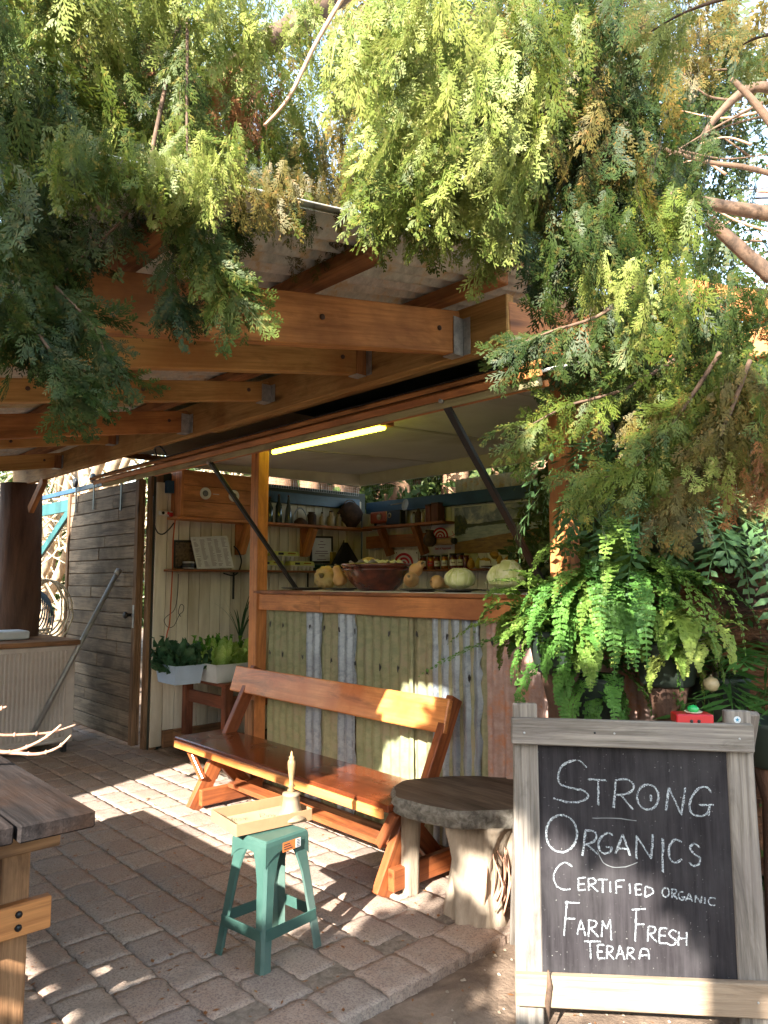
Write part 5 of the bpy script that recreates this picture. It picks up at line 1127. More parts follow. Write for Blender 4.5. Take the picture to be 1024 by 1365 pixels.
put('bowl_ridge', lathe_me([(.2215, .128), (.227, .133), (.223, .138)], 48, caps=False), M['terra'], T(0, 0, 0), bowl, True)
bb = thing('bread_board', 'round edged pale wooden board leaning inside the terracotta bowl', 'board', (xb-.12, 3.18, CZ+.1)); put('board_wood', lathe_me([(.075, -.012), (.08, -.008), (.08, .008), (.075, .012)], 28), M['bellh'], T(xb-.10, 3.18, CZ+.145, R(20), R(62)), bb); put('board_handle', box_me(.02, .05, .018, .004, 0, 'bh'), M['bellh'], T(xb-.13, 3.24, CZ+.16), bb)
cl = []; cf = []; n = 16
for j in range(n):
    for i in range(n):
        u = i/(n-1)-.5; w_ = j/(n-1)-.5; cl.append((xb+.03+u*.30, 3.16+w_*.24, CZ+.178+.012*math.sin(u*17+w_*6)+.010*math.sin(w_*21)-.04*max(0, abs(u)-.42)*4))
for j in range(n-1):
    for i in range(n-1): a = j*n+i; cf.append((a, a+1, a+n+1, a+n))
tag(put('tea_towel', me_from('cloth', cl, cf, True), M['board_b']), 'crumpled white tea towel lying across the terracotta bowl', 'cloth')
# cabbages: wrapped leaf shells
def cab_mat():
    m, n, l, p = mat_base('cabbage_leaf'); v = coords(n, l, (1, 1, 1), True); w1 = n.new('ShaderNodeTexVoronoi'); w1.feature = 'DISTANCE_TO_EDGE'; w1.inputs['Scale'].default_value = 26; nz = noise(n, l, v, 9, 4, .6)
    mp = n.new('ShaderNodeVectorMath'); mp.operation = 'MULTIPLY_ADD'; l.new(v, mp.inputs[0]); mp.inputs[1].default_value = (1, 1, .4); 
    cmb = n.new('ShaderNodeCombineXYZ'); l.new(nz, cmb.inputs[0]); l.new(nz, cmb.inputs[2]); sc = n.new('ShaderNodeVectorMath'); sc.operation = 'SCALE'; l.new(cmb.outputs[0], sc.inputs[0]); sc.inputs['Scale'].default_value = .06; l.new(sc.outputs[0], mp.inputs[2]); l.new(mp.outputs[0], w1.inputs['Vector'])
    base = mix(n, l, ramp(n, l, w1.outputs['Distance'], [(.0, (1,)*3), (.10, (0,)*3)]), ramp(n, l, nz, [(.35, (.58, .64, .20)), (.65, (.76, .78, .38))]), (.84, .84, .54))
    l.new(base, p.inputs['Base Color']); p.inputs['Roughness'].default_value = .45; bump(n, l, p, w1.outputs['Distance'], .5, .004); return m
M['cabb'] = cab_mat()
def cabbage(label, x, y, z, r_, seed, flap):
    rs = random.Random(seed); t = thing('cabbage', label, 'cabbage', (x, y, z), R(rs.uniform(0, 90)) if 0 else 0, 'cabbages on the counter')
    bm = bmesh.new(); bmesh.ops.create_icosphere(bm, subdivisions=4, radius=1)
    for q in bm.verts: q.co = Vector((q.co.x*r_*1.12, q.co.y*r_, q.co.z*r_*.72))*(1+.02*math.sin(q.co.x*9+seed)); 
    put('heart', bm_mesh('heart', bm, True), M['cabb'], T(0, 0, r_*.76), t, True)
    for k in range(7):
        ang = k*2*math.pi/7+rs.uniform(-.3, .3)+seed; tilt = rs.uniform(-.35, .35); n = 14; v = []; f = []
        big_ = (k == flap)
        for j in range(n):
            for i in range(n):
                a = (i/(n-1)-.5)*(1.7 if not big_ else 1.5); b = (j/(n-1))*1.75-.55; e = max(abs(i/(n-1)-.5)*2, (j/(n-1)*2-1))
                rr = r_*(1.015+.012*k*.5+.05*max(0, e-.55)*(1+math.sin(i*2.3+j*1.1+k)*.7))
                if big_: rr = r_*(1.03+.55*max(0, j/(n-1)-.35)**1.3)
                rr *= 1+.012*math.cos(a*14)
                v.append((rr*1.12*math.cos(b)*math.cos(a+ang), rr*math.cos(b)*math.sin(a+ang), r_*.76+rr*.80*math.sin(b)))
        for j in range(n-1):
            for i in range(n-1): a = j*n+i; f.append((a, a+1, a+n+1, a+n))
        put('outer_leaf', me_from('leaf', v, f, True), M['cabb'], T(0, 0, 0), t, True)
cabbage('smaller cabbage on the thin plate left of the other one', cx_(613, 3.05), 3.05, CZ+.014, .076, 1, -1)
cabbage('larger cabbage with a peeled back leaf near the black strut', cx_(675, 3.03), 3.03, CZ+.016, .087, 2, 4)
# ================================================================ PLANT STAND WITH TUBS
ps_ = thing('plant_stand', 'reddish timber slatted stand holding two plastic tubs beside the wall', 'stand', (-5.6, 3.3, 0))
t0 = atx(262, 912, -5.35); tb = atx(310, 905, -5.35)
boxw('stand_top', M['stand'], ps_, (-5.95, 3.12, .60), (-5.20, 3.50, .632)); boxw('stand_top', M['stand'], ps_, (-5.95, 3.505, .60), (-5.20, 3.88, .632))
for (x, y) in ((-5.25, 3.17), (-5.9, 3.17), (-5.25, 3.82), (-5.9, 3.82)): boxw('leg', M['stand'], ps_, (x-.035, y-.035, 0), (x+.035, y+.035, .598))
boxw('stand_rail', M['stand'], ps_, (-5.86, 3.155, .42), (-5.29, 3.185, .52)); boxw('stand_rail', M['stand'], ps_, (-5.265, 3.21, .42), (-5.235, 3.78, .52))
boxw('kickboard', M['tableleg'], ps_, (-5.93, 3.05, .04), (-5.2, 3.075, .17))
M['tub'] = plain('frosted_plastic_tub', (.55, .60, .60), .3); M['tubb'] = plain('bluish_plastic_tub', (.36, .46, .58), .3)
def tub(x, y, z, lx, ly, h, label, mt, sub='tubs on the plant stand'):
    t = thing('plastic_tub', label, 'tub', (x, y, z), 0, sub); v = []; f = []
    loops = [(.86, 0), (1.0, h), (1.06, h), (1.06, h-.012), (1.03, h-.012), (.97, h-.004), (.84, .01)]
    for k, zz in loops:
        for (sx, sy) in ((-1, -1), (0, -1), (1, -1), (1, 0), (1, 1), (0, 1), (-1, 1), (-1, 0)): v.append((sx*lx/2*k*(.97 if sx and sy else 1), sy*ly/2*k*(.97 if sx and sy else 1), zz))
    for j in range(len(loops)-1):
        for i in range(8): f.append((j*8+i, j*8+(i+1) % 8, (j+1)*8+(i+1) % 8, (j+1)*8+i))
    f.append(tuple(range(7, -1, -1))); f.append(tuple(48+i for i in range(8))); put('tub_shell', me_from('tub', v, f), M[mt], T(0, 0, 0), t, True); return t
ta = atx(244, 899, -5.45); tb_ = atx(293, 897, -5.42)
tub(-5.55, ta.y+.02, .633, .36, .26, .15, 'bluish clear plastic tub filled with dark kale', 'tubb'); tub(-5.45, tb_.y+.04, .633, .42, .36, .15, 'frosted plastic tub filled with bright lettuce', 'tub')
# leaf generators -------------------------------------------------------
def leaf_sheet(L, Wd, curl, ruff, seed, nx=8, ny=14, stem=.0):
    rs = random.Random(seed); ph = rs.uniform(0, 6); v = []; f = []
    for j in range(ny+1):
        t = j/ny; wdt = Wd*math.sin(math.pi*min(1, (t*.92+.06)))**.55*(.35+.65*min(1, t*2.2)); z = L*t; bend = curl*L*t*t
        for i in range(nx+1):
            s = i/nx*2-1; e = abs(s)**2; x = s*wdt/2; v.append((x, -bend - .25*wdt*s*s + ruff*e*math.sin(t*30+ph+s*3)+ruff*.5*e*math.sin(t*53+ph), z + ruff*e*math.cos(t*24+ph)))
    for j in range(ny):
        for i in range(nx): a = j*(nx+1)+i; f.append((a, a+1, a+nx+2, a+nx+1))
    return v, f
def merge(items):
    V = []; Fc = []; b = 0
    for v, f, Mx in items:
        A = np.array([tuple(p) for p in v], float); Q = np.array(Mx); A = A @ Q[:3, :3].T + Q[:3, 3]; V.append(A); Fc += [tuple(b+i for i in q) for q in f]; b += len(A)
    return np.concatenate(V), Fc
def bunch(name, label, cat, loc, mt, n, L, Wd, spread, ruff, area, group=None, seed=0, curl=.25):
    rs = random.Random(seed); t = thing(name, label, cat, loc, 0, group)
    for k in range(n):
        v, f = leaf_sheet(L*rs.uniform(.7, 1.1), Wd*rs.uniform(.7, 1.1), curl*rs.uniform(.4, 1.6), ruff, seed*50+k)
        put('leaf', me_from('leaf', v, f, True), M[mt], T(rs.uniform(-1, 1)*area[0], rs.uniform(-1, 1)*area[1], 0, rs.uniform(0, 6.28), rs.uniform(-.15, spread)), t, True)
    return t
bunch('kale_bunch', 'dark curly kale leaves heaped in the bluish tub', 'kale', (-5.55, ta.y+.02, .70), 'kale', 40, .28, .15, .9, .014, (.12, .09), seed=1)
bunch('lettuce_head', 'bright upright cos lettuce standing at the front of the frosted tub', 'lettuce', (-5.40, tb_.y-.04, .68), 'lettuce', 14, .28, .13, .35, .006, (.06, .05), seed=2)
bunch('lettuce_head', 'pale cos lettuce leaning right against the timber post', 'lettuce', (-5.36, tb_.y+.17, .68), 'lettuce', 12, .27, .13, .45, .006, (.06, .05), seed=3)
bunch('parsley_bunch', 'feathery green herbs piled high behind the cos lettuce', 'herbs', (-5.62, tb_.y+.10, .74), 'herb', 60, .24, .05, .7, .02, (.12, .14), seed=4)
def strap(name, label, cat, loc, mt, n, L, Wd, seed, droop=.5, kw=0):
    rs = random.Random(seed); t = thing(name, label, cat, loc)
    for k in range(n):
        a = rs.uniform(0, 6.28); ll = L*rs.uniform(.6, 1.1); dr = droop*rs.uniform(.4, 1.4); v = []; f = []; ny = 8
        for j in range(ny+1):
            s = j/ny; r_ = ll*(.25*s+dr*s*s*.5); z = ll*(s-.35*dr*s*s*s); ww = Wd*(1-s)**.6*.5
            for q in (-1, 1): v.append((r_*math.cos(a)-q*ww*math.sin(a), r_*math.sin(a)+q*ww*math.cos(a), z))
        for j in range(ny): f.append((2*j, 2*j+1, 2*j+3, 2*j+2))
        put('blade', me_from('blade', v, f, True), M[mt], T(0, 0, 0), t, True)
    return t
sp_ = atx(325, 820, -5.8); strap('spiky_plant', 'dark spiky strap leaved plant rising behind the herbs', 'plant', (-5.85, sp_.y, .9), 'kale', 16, .5, .02, 5, .6)
# ================================================================ VEGETATION
def rotm(axis_dirs):
    """(n,3) forward and normal -> (n,3,3) with columns side, forward, normal"""
    fwd, nrm = axis_dirs; fwd = fwd/np.linalg.norm(fwd, axis=1, keepdims=True); nrm = nrm-fwd*np.sum(nrm*fwd, axis=1, keepdims=True)
    nrm = nrm/(np.linalg.norm(nrm, axis=1, keepdims=True)+1e-9); side = np.cross(fwd, nrm); return np.stack([side, fwd, nrm], axis=2)
def scatter(templates, pos, fwd, nrm, scl, seed=0):
    rs = np.random.default_rng(seed); n = len(pos); Rm = rotm((fwd, nrm)); which = rs.integers(0, len(templates), n); Vs = []; Fs = []; b = 0
    for k, (tv, tf) in enumerate(templates):
        idx = np.where(which == k)[0]
        if not len(idx): continue
        A = np.einsum('nij,vj->nvi', Rm[idx], tv)*scl[idx][:, None, None]+pos[idx][:, None, :]
        Fq = tf[None, :, :]+(np.arange(len(idx))*len(tv))[:, None, None]+b; Vs.append(A.reshape(-1, 3)); Fs.append(Fq.reshape(-1, tf.shape[1])); b += len(idx)*len(tv)
    return np.concatenate(Vs), np.concatenate(Fs)
def cyp_template(seed, nside=10, nsub=4, L=1.0, droop=.5, wid=.0145, drop=.25):
    """flat drooping cypress spray: unit length along +Y, spread in X, normal Z"""
    rs = np.random.default_rng(seed); V = []; Fc = []
    def bend(p): x, y, z = p; return (x, y, z-droop*y*y*.5-.5*abs(x)**1.6)
    def tri(a, d, l, w_):
        q = np.array([-d[1], d[0], 0])*w_; b = len(V); a = np.array(a); d = np.array(d)
        V.extend([bend(a-q*.6), bend(a+d*l*.55-q), bend(a+d*l), bend(a+d*l*.55+q)]); Fc.append((b, b+1, b+2, b+3))
    # rachis
    for j in range(6): tri((0, j/6., 0), (0, 1., 0), .2, .007)
    for s in range(nside):
        t = (s+.5)/nside; ll = .27*math.sin(math.pi*min(.96, t*.8+.17))**.8*rs.uniform(.75, 1.2)
        for sg in (-1, 1):
            if rs.random() < drop: continue
            ang = R(rs.uniform(20, 48)); ll = .30*math.sin(math.pi*min(.96, t*.8+.17))**.8*rs.uniform(.5, 1.35); d = np.array([sg*math.sin(ang), math.cos(ang), 0.]); a = np.array([0, t*.97, rs.uniform(-.02, .02)])
            tri(a, d, ll, wid*.7)
            for q in range(nsub):
                u = (q+.6)/nsub; lq = ll*.42*(1.1-u*.55)*rs.uniform(.7, 1.2)
                for s2 in (-1, 1):
                    an = math.atan2(d[0], d[1])+s2*R(rs.uniform(26, 44)); d2 = np.array([math.sin(an), math.cos(an), 0.]); tri(a+d*ll*u+np.array([0, 0, rs.uniform(-.01, .01)]), d2, lq, wid)
    return np.array(V), np.array(Fc)
CYP = [cyp_template(i) for i in range(12)]; CYPF = [cyp_template(20+i, 7, 3, wid=.026) for i in range(5)]
UPV = np.array(up); RTV = np.array(rt); FWV = np.array(fw)
tree = thing('cypress_tree', 'large weeping cypress hanging its green and brown sprays over both tin roofs', 'tree', (.55, 3.6, 0))
foli = {}
def addf(key, pos, fwd, nrm, scl, tmpl): foli.setdefault((key, tmpl), []).append((pos, fwd, nrm, scl))
def clump(px, py, rx_, ry_, dep, dd, n, size, mt, seed, tmpl='n', dirs=(0, -1), spread=.55, face=.7):
    """sprays filling an ellipsoidal bough mass; centre surveyed as pixel + distance"""
    n = int(n*.92) if tmpl == 'n' else n
    rs = np.random.default_rng(seed); k = dep/F; c = np.array(at(px, py, dep))
    q = rs.normal(size=(n, 3)); q /= np.linalg.norm(q, axis=1, keepdims=True); q *= rs.random((n, 1))**.4
    pos = c+q[:, :1]*rx_*k*RTV+q[:, 1:2]*ry_*k*np.array([0, 0, 1.])+q[:, 2:3]*dd*FWV
    d = RTV*dirs[0]+np.array([0, 0, 1.])*dirs[1]; fwd = d+rs.normal(size=(n, 3))*spread*.65; size = size*(.70 if tmpl == 'n' else .8); n_ = 0; pos = pos-fwd/np.linalg.norm(fwd, axis=1, keepdims=True)*size*.5; nrm = -FWV*face+np.array([0, 0, .5])+rs.normal(size=(n, 3))*.9
    addf(mt, pos, fwd, nrm, size*rs.uniform(.6, 1.25, n), tmpl)
def bough(pts, n, size, mt, seed, rad=.006, tmpl='n', wood_=True, droop=1.0, spread=.35):
    """branch through surveyed points with sprays hanging off both sides"""
    P = smooth_path([at(*p) for p in pts], 8); rs = np.random.default_rng(seed); m = len(P); size = size*.72
    if wood_: tube('branch', M['branchw'], tree, P, [rad*(1-.75*i/(m-1)) for i in range(m)], 7, .10)
    A = np.array([tuple(p) for p in P]); t = rs.random(n)**.85*(m-1.001); i = t.astype(int); u = (t-i)[:, None]; pos = A[i]*(1-u)+A[i+1]*u
    tg = A[np.minimum(i+1, m-1)]-A[i]; tg /= np.linalg.norm(tg, axis=1, keepdims=True); sd = np.cross(tg, FWV); sg = rs.choice([-1, 1], n)[:, None]
    fwd = tg*.7+sd*sg*.55+np.array([0, 0, -1.])*droop*rs.uniform(.3, 1.1, (n, 1))+rs.normal(size=(n, 3))*spread; nrm = -FWV*.8+np.array([0, 0, .5])+rs.normal(size=(n, 3))*.45
    addf(mt, pos, fwd, nrm, size*rs.uniform(.6, 1.2, n), tmpl)
# --- canopy boughs: (near masses)
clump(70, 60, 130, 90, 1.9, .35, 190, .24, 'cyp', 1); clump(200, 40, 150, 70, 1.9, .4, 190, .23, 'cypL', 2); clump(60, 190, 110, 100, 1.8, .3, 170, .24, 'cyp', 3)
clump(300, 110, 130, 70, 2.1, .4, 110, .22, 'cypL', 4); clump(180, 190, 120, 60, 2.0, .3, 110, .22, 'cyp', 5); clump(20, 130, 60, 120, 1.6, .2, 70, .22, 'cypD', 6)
clump(230, 150, 150, 80, 2.2, .3, 60, .20, 'cypB', 7, dirs=(.1, -1), spread=.3); clump(330, 150, 60, 60, 2.1, .2, 26, .2, 'cypB', 8, spread=.25)
clump(40, 330, 75, 90, 1.7, .2, 120, .24, 'cypD', 9, dirs=(.15, -1), spread=.35); clump(40, 430, 48, 55, 1.65, .15, 60, .22, 'cypD', 10, dirs=(.1, -1), spread=.3)
bough([(-30, 300, 1.7), (60, 370, 1.68), (120, 430, 1.66), (140, 470, 1.65)], 60, .20, 'cypD', 11); bough([(-20, 350, 1.6), (40, 430, 1.6), (75, 480, 1.6), (88, 505, 1.6)], 60, .17, 'cypD', 12)
bough([(240, 20, 1.9), (205, 190, 1.75), (195, 230, 1.75), (165, 290, 1.74), (100, 350, 1.72), (60, 380, 1.7)], 34, .16, 'cypD', 13, rad=.006)
bough([(250, 20, 1.75), (250, 200, 1.7), (262, 290, 1.7), (280, 340, 1.7), (318, 396, 1.7)], 110, .17, 'cyp', 14, rad=.004, spread=.3); bough([(240, 30, 1.8), (240, 220, 1.75), (235, 310, 1.75), (228, 380, 1.75), (245, 402, 1.75)], 60, .16, 'cypD', 15, rad=.005)
bough([(330, 200, 1.9), (320, 260, 1.9), (300, 320, 1.9)], 45, .16, 'cypD', 16, rad=.005)
clump(360, 215, 90, 40, 2.2, .25, 80, .19, 'cyp', 17, spread=.3); clump(420, 320, 60, 40, 2.3, .2, 34, .16, 'cypO', 18, spread=.3); clump(130, 225, 80, 24, 1.5, .1, 70, .17, 'cyp', 124, spread=.3); clump(250, 235, 80, 24, 1.6, .1, 60, .16, 'cypL', 125, spread=.3); clump(350, 262, 60, 22, 1.7, .1, 40, .15, 'cypO', 126, spread=.3); clump(160, 212, 70, 18, 1.8, .1, 40, .15, 'cypL', 121, spread=.3); clump(470, 292, 50, 18, 2.2, .1, 30, .14, 'cypO', 122, spread=.3); clump(390, 262, 70, 20, 2.0, .1, 46, .15, 'cypO', 123, spread=.3); clump(300, 225, 90, 22, 1.9, .15, 44, .16, 'cyp', 119, spread=.3); clump(380, 290, 60, 30, 2.0, .15, 40, .15, 'cyp', 120, spread=.3); clump(440, 240, 60, 60, 2.3, .25, 60, .18, 'cypO', 19, spread=.3)
clump(560, 80, 120, 90, 1.7, .25, 170, .22, 'cypL', 20, dirs=(-.25, -1), spread=.45); clump(600, 200, 130, 100, 1.7, .25, 230, .21, 'cypL', 21, dirs=(-.3, -1), spread=.4)
clump(540, 255, 80, 60, 1.75, .2, 120, .20, 'cyp', 22, dirs=(-.2, -1), spread=.35); clump(690, 110, 100, 110, 1.8, .25, 150, .21, 'cyp', 23); clump(650, 280, 90, 70, 1.8, .2, 110, .19, 'cypL', 24, dirs=(-.1, -1), spread=.35)
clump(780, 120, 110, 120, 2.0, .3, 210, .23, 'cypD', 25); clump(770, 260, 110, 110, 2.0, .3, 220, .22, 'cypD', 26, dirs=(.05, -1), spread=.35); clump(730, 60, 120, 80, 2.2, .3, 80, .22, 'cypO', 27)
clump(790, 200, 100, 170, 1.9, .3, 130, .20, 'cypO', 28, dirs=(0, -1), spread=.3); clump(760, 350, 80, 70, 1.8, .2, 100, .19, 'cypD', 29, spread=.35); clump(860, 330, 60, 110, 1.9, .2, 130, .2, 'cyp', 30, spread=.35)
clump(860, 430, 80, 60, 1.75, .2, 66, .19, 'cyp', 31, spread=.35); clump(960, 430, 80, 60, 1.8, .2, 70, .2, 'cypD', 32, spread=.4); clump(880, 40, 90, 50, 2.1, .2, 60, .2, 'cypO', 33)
bough([(850, 380, 1.7), (800, 420, 1.7), (740, 440, 1.7), (700, 455, 1.7)], 44, .17, 'cypD', 34, rad=.006); bough([(900, 480, 1.75), (830, 520, 1.75), (760, 540, 1.75), (710, 565, 1.75)], 40, .17, 'cyp', 35, rad=.006)
bough([(960, 470, 1.7), (900, 560, 1.7), (850, 620, 1.7), (790, 640, 1.7)], 80, .17, 'cyp', 36, rad=.006); bough([(1000, 480, 1.7), (960, 580, 1.7), (920, 640, 1.7), (900, 680, 1.7)], 80, .17, 'cypO', 37, rad=.006)
clump(820, 490, 70, 40, 1.8, .15, 30, .16, 'cypD', 38, dirs=(-.5, -.8)); clump(950, 530, 80, 60, 1.8, .2, 52, .17, 'cyp', 39, spread=.4); clump(880, 580, 80, 40, 1.8, .15, 50, .15, 'cypO', 40, spread=.35); clump(1000, 600, 50, 80, 1.75, .15, 70, .18, 'cypO', 41, spread=.3); clump(940, 620, 60, 25, 1.7, .1, 30, .13, 'cypL', 42, spread=.3)
clump(990, 640, 40, 40, 1.7, .1, 26, .15, 'cypB', 43, spread=.25); clump(830, 400, 60, 60, 1.7, .1, 40, .16, 'cypL', 44, spread=.3)
bough([(1040, -20, .85), (960, 0, .85), (910, 18, .86), (868, 42, .87)], 12, .10, 'cypL', 45, rad=.003); bough([(1050, 40, .85), (1010, 50, .86), (990, 60, .87)], 7, .08, 'cypL', 46, rad=.003)
clump(430, 40, 50, 60, 2.1, .2, 22, .18, 'cypL', 47); clump(330, 30, 90, 40, 2.0, .2, 60, .2, 'cypL', 48); clump(480, 90, 40, 90, 2.0, .2, 40, .2, 'cypL', 49, dirs=(-.2, -1))
# far crown mass
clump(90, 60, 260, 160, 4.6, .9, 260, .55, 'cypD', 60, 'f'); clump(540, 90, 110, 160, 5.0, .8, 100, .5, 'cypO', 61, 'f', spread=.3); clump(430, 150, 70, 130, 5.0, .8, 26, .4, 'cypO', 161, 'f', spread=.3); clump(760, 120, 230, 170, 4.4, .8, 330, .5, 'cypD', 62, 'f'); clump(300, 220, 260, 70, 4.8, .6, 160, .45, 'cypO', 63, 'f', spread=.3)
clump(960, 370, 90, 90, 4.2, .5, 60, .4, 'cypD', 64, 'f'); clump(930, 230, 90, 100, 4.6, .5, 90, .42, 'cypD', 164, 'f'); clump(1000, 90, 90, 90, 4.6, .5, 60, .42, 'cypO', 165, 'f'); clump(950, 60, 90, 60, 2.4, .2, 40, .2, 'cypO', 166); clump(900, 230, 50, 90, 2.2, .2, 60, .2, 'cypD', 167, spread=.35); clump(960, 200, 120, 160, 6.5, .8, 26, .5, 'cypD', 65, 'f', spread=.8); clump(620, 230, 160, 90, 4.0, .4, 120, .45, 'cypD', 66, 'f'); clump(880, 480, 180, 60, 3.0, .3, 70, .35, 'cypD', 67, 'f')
clump(50, 330, 120, 160, 4.5, .3, 0+1, .4, 'cypD', 68, 'f')
for (key, tm), L in foli.items():
    pos = np.concatenate([a[0] for a in L]); fwd = np.concatenate([a[1] for a in L]); nrm = np.concatenate([a[2] for a in L]); sc = np.concatenate([a[3] for a in L])
    v, f = scatter(CYP if tm == 'n' else CYPF, pos, fwd, nrm, sc, 3); put('foliage', me_np('foliage', v, f), M[key], None, tree, kind='stuff')
def br(pts, r0, r1, mt='branchw', parent=None, nm='branch', seg=9):
    P = smooth_path([at(*p) for p in pts], 6); n = len(P); return tube(nm, M[mt], parent or tree, P, [r0+(r1-r0)*i/(n-1) for i in range(n)], seg, .07)
br([(-40, 175, 2.3), (60, 195, 2.3), (130, 165, 2.2), (210, 140, 2.2), (290, 110, 2.15), (330, 72, 2.1), (400, 30, 2.2), (520, -60, 2.4)], .03, .038)
br([(230, 135, 2.1), (212, 190, 1.9), (200, 225, 1.8)], .012, .009); br([(458, -5, 1.9), (420, 60, 1.9), (385, 130, 1.9), (352, 168, 1.9)], .006, .004, 'twigw'); br([(500, -10, 2.2), (480, 20, 2.2), (472, 60, 2.1)], .006, .004)
for k, p in enumerate([((1060, 290, 3.0), (990, 280, 3.0), (930, 268, 3.0), (850, 255, 3.0)), ((1030, 370, 2.8), (985, 330, 2.8), (945, 293, 2.8)), ((1050, 120, 3.4), (1000, 118, 3.4), (960, 150, 3.4), (935, 185, 3.4)), ((1040, 180, 3.2), (1000, 130, 3.2), (975, 105, 3.2)), ((1040, 235, 3.3), (990, 222, 3.3), (940, 215, 3.3), (860, 190, 3.3))]):
    br(p, (.032, .03, .028, .02, .014)[k], (.02, .022, .012, .01, .007)[k])
rs_ = random.Random(4)
for k in range(46):
    x, y, d = rs_.uniform(860, 1040), rs_.uniform(90, 420), rs_.uniform(3.2, 6.5); a = rs_.uniform(-.6, .6)+(math.pi if rs_.random() < .3 else 0); l_ = rs_.uniform(60, 150)
    br([(x, y, d), (x-l_*.5*math.cos(a), y+l_*.5*math.sin(a)+rs_.uniform(-12, 12), d), (x-l_*math.cos(a), y+l_*math.sin(a), d)], .008, .002, 'branchw' if k % 3 else 'twigw', nm='twig', seg=5)
TR = Vector((.9, 3.9, 0))
tube('trunk', M['bark'], tree, smooth_path([TR, TR+V3(-.02, .05, 1.2), TR+V3(.05, 0, 2.4), TR+V3(0, .1, 4), TR+V3(.1, 0, 6)], 4), [.34]*4+[.3]*6+[.26]*4+[.18]*3, 16, .06)
for a, b in ((at(1060, 290, 3.0), 2.6), (at(1050, 120, 3.4), 3.2), (at(520, -60, 2.4), 3.9), (at(1040, 180, 3.2), 3.4)):
    e = TR+V3(0, 0, b); tube('limb', M['branchw'], tree, smooth_path([a, (a+e)/2+V3(0, 0, .12), e], 6), [.045]*6+[.07]*7, 9, .06)
# ---------------------------------------------------------------- ferns
def frond(base, az, L, rise, droop, npair, plen, pwid, frill, rs, acc, twist=0, taper=.5):
    base = Vector(base); h = Vector((math.cos(az), math.sin(az), 0)); side0 = Vector((-math.sin(az), math.cos(az), 0)); P = []; n = 22
    p = base.copy(); el = rise
    for i in range(n+1):
        P.append(p.copy()); d = h*math.cos(el)+Vector((0, 0, math.sin(el))); p = p+d*(L/n); el -= droop/n; el = max(el, -1.5)
    v, f = acc
    def quad(a, d, l, w_, nn):
        q = d.cross(nn).normalized()*w_; b = len(v); v.extend([a-q*.4, a+d*l*.5-q, a+d*l, a+d*l*.5+q]); f.append((b, b+1, b+2, b+3))
    for i in range(n):
        t = (P[i+1]-P[i]).normalized(); b = len(v); q = side0*.0018; v.extend([P[i]-q, P[i+1]-q, P[i+1]+q, P[i]+q]); f.append((b, b+1, b+2, b+3))
    for j in range(npair):
        s = (j+.7)/npair; k = s*n; i = min(int(k), n-1); a = P[i].lerp(P[i+1], k-i); t = (P[i+1]-P[i]).normalized(); nn = side0.cross(t).normalized()*-1
        wl = plen*(math.sin(math.pi*min(.93, s*taper+.5-.0) if s > .5 else math.pi*(.12+s*.76))**.8 if False else min(1, .35+s*2.2)*min(1, (1-s)*2.6+.12))
        for sg in (-1, 1):
            d = (side0*sg+t*(rs.uniform(.1, .45) if frill else rs.uniform(.55, .95))+nn*rs.uniform(-.35, .25)).normalized(); l = wl*rs.uniform(.85, 1.12)
            if frill:
                m = 4
                for q in range(m):
                    u = q/m; aa = a+d*l*u
                    quad(aa, (d+t*.9*rs.uniform(.6, 1.3)+nn*rs.uniform(-.5, .8)).normalized(), l*.36, pwid*.8, nn); quad(aa, (d-t*.9*rs.uniform(.6, 1.3)+nn*rs.uniform(-.5, .8)).normalized(), l*.34, pwid*.8, nn)
                quad(a+d*l*.6, d, l*.42, pwid*.8, nn)
            else: quad(a, d, l, pwid, nn)
    return acc
def fern(label, base, n, Lr, mats, az0, az1, seed, rise=(.2, 1.1), droop=(1.6, 3.0), npair=30, plen=.036, pwid=.007, frill=True, extra=(), name='fern', cat='fern', pot=True):
    rs = random.Random(seed); t = thing(name, label, cat, base)
    for k in range(n):
        acc = ([], []); frond(Vector(base)+Vector((rs.uniform(-.12, .12), rs.uniform(-.10, .10), rs.uniform(-.06, .07))), rs.uniform(az0, az1), rs.uniform(*Lr), rs.uniform(*rise), rs.uniform(*droop), npair, plen, pwid, frill, rs, acc)
        put('frond', me_from('frond', *acc), M[rs.choice(mats)], None, t)
    for (az, L, ri, dr, mt) in extra:
        acc = ([], []); frond(base, az, L, ri, dr, npair, plen, pwid, frill, rs, acc); put('frond', me_from('frond', *acc), M[mt], None, t)
    if pot:
        b = Vector(base); put('pot', lathe_me([(.085, -.17), (.10, -.16), (.125, -.02), (.13, 0), (.12, .0), (.11, -.03), (.02, -.03)], 22), M['darkgreen'], T(b.x, b.y, b.z), t)
        if b.z < 1.25: put('pot_stand', lathe_me([(.09, -b.z-.03), (.06, -b.z+.05), (.05, -.3), (.08, -.17)], 14), M['trunkpost'], T(b.x, b.y, b.z), t)
        else:
            for q_ in range(3): tube('hanger', M['black'], t, [b+V3(.12*math.cos(q_*2.1), .12*math.sin(q_*2.1), 0), V3(b.x, b.y, 2.36)], .0015, 4)
    return t
CAMAZ = math.atan2(-fw.y, -fw.x)   # azimuth that points from the plants back to the camera
fern('frilly light green fern spilling left over the counter corner beside the post', at(745, 840, 3.0), 66, (.2, .40), ['fern', 'fern', 'fernD'], CAMAZ-2.4, CAMAZ+1.6, 3, (.5, 1.6), (1.5, 3.6), plen=.042, extra=((CAMAZ-1.5, .62, -.02, .6, 'fernD'), (CAMAZ-1.5, .5, .5, 1.3, 'fern'), (CAMAZ-.9, .45, 1.4, 1.6, 'fern')))
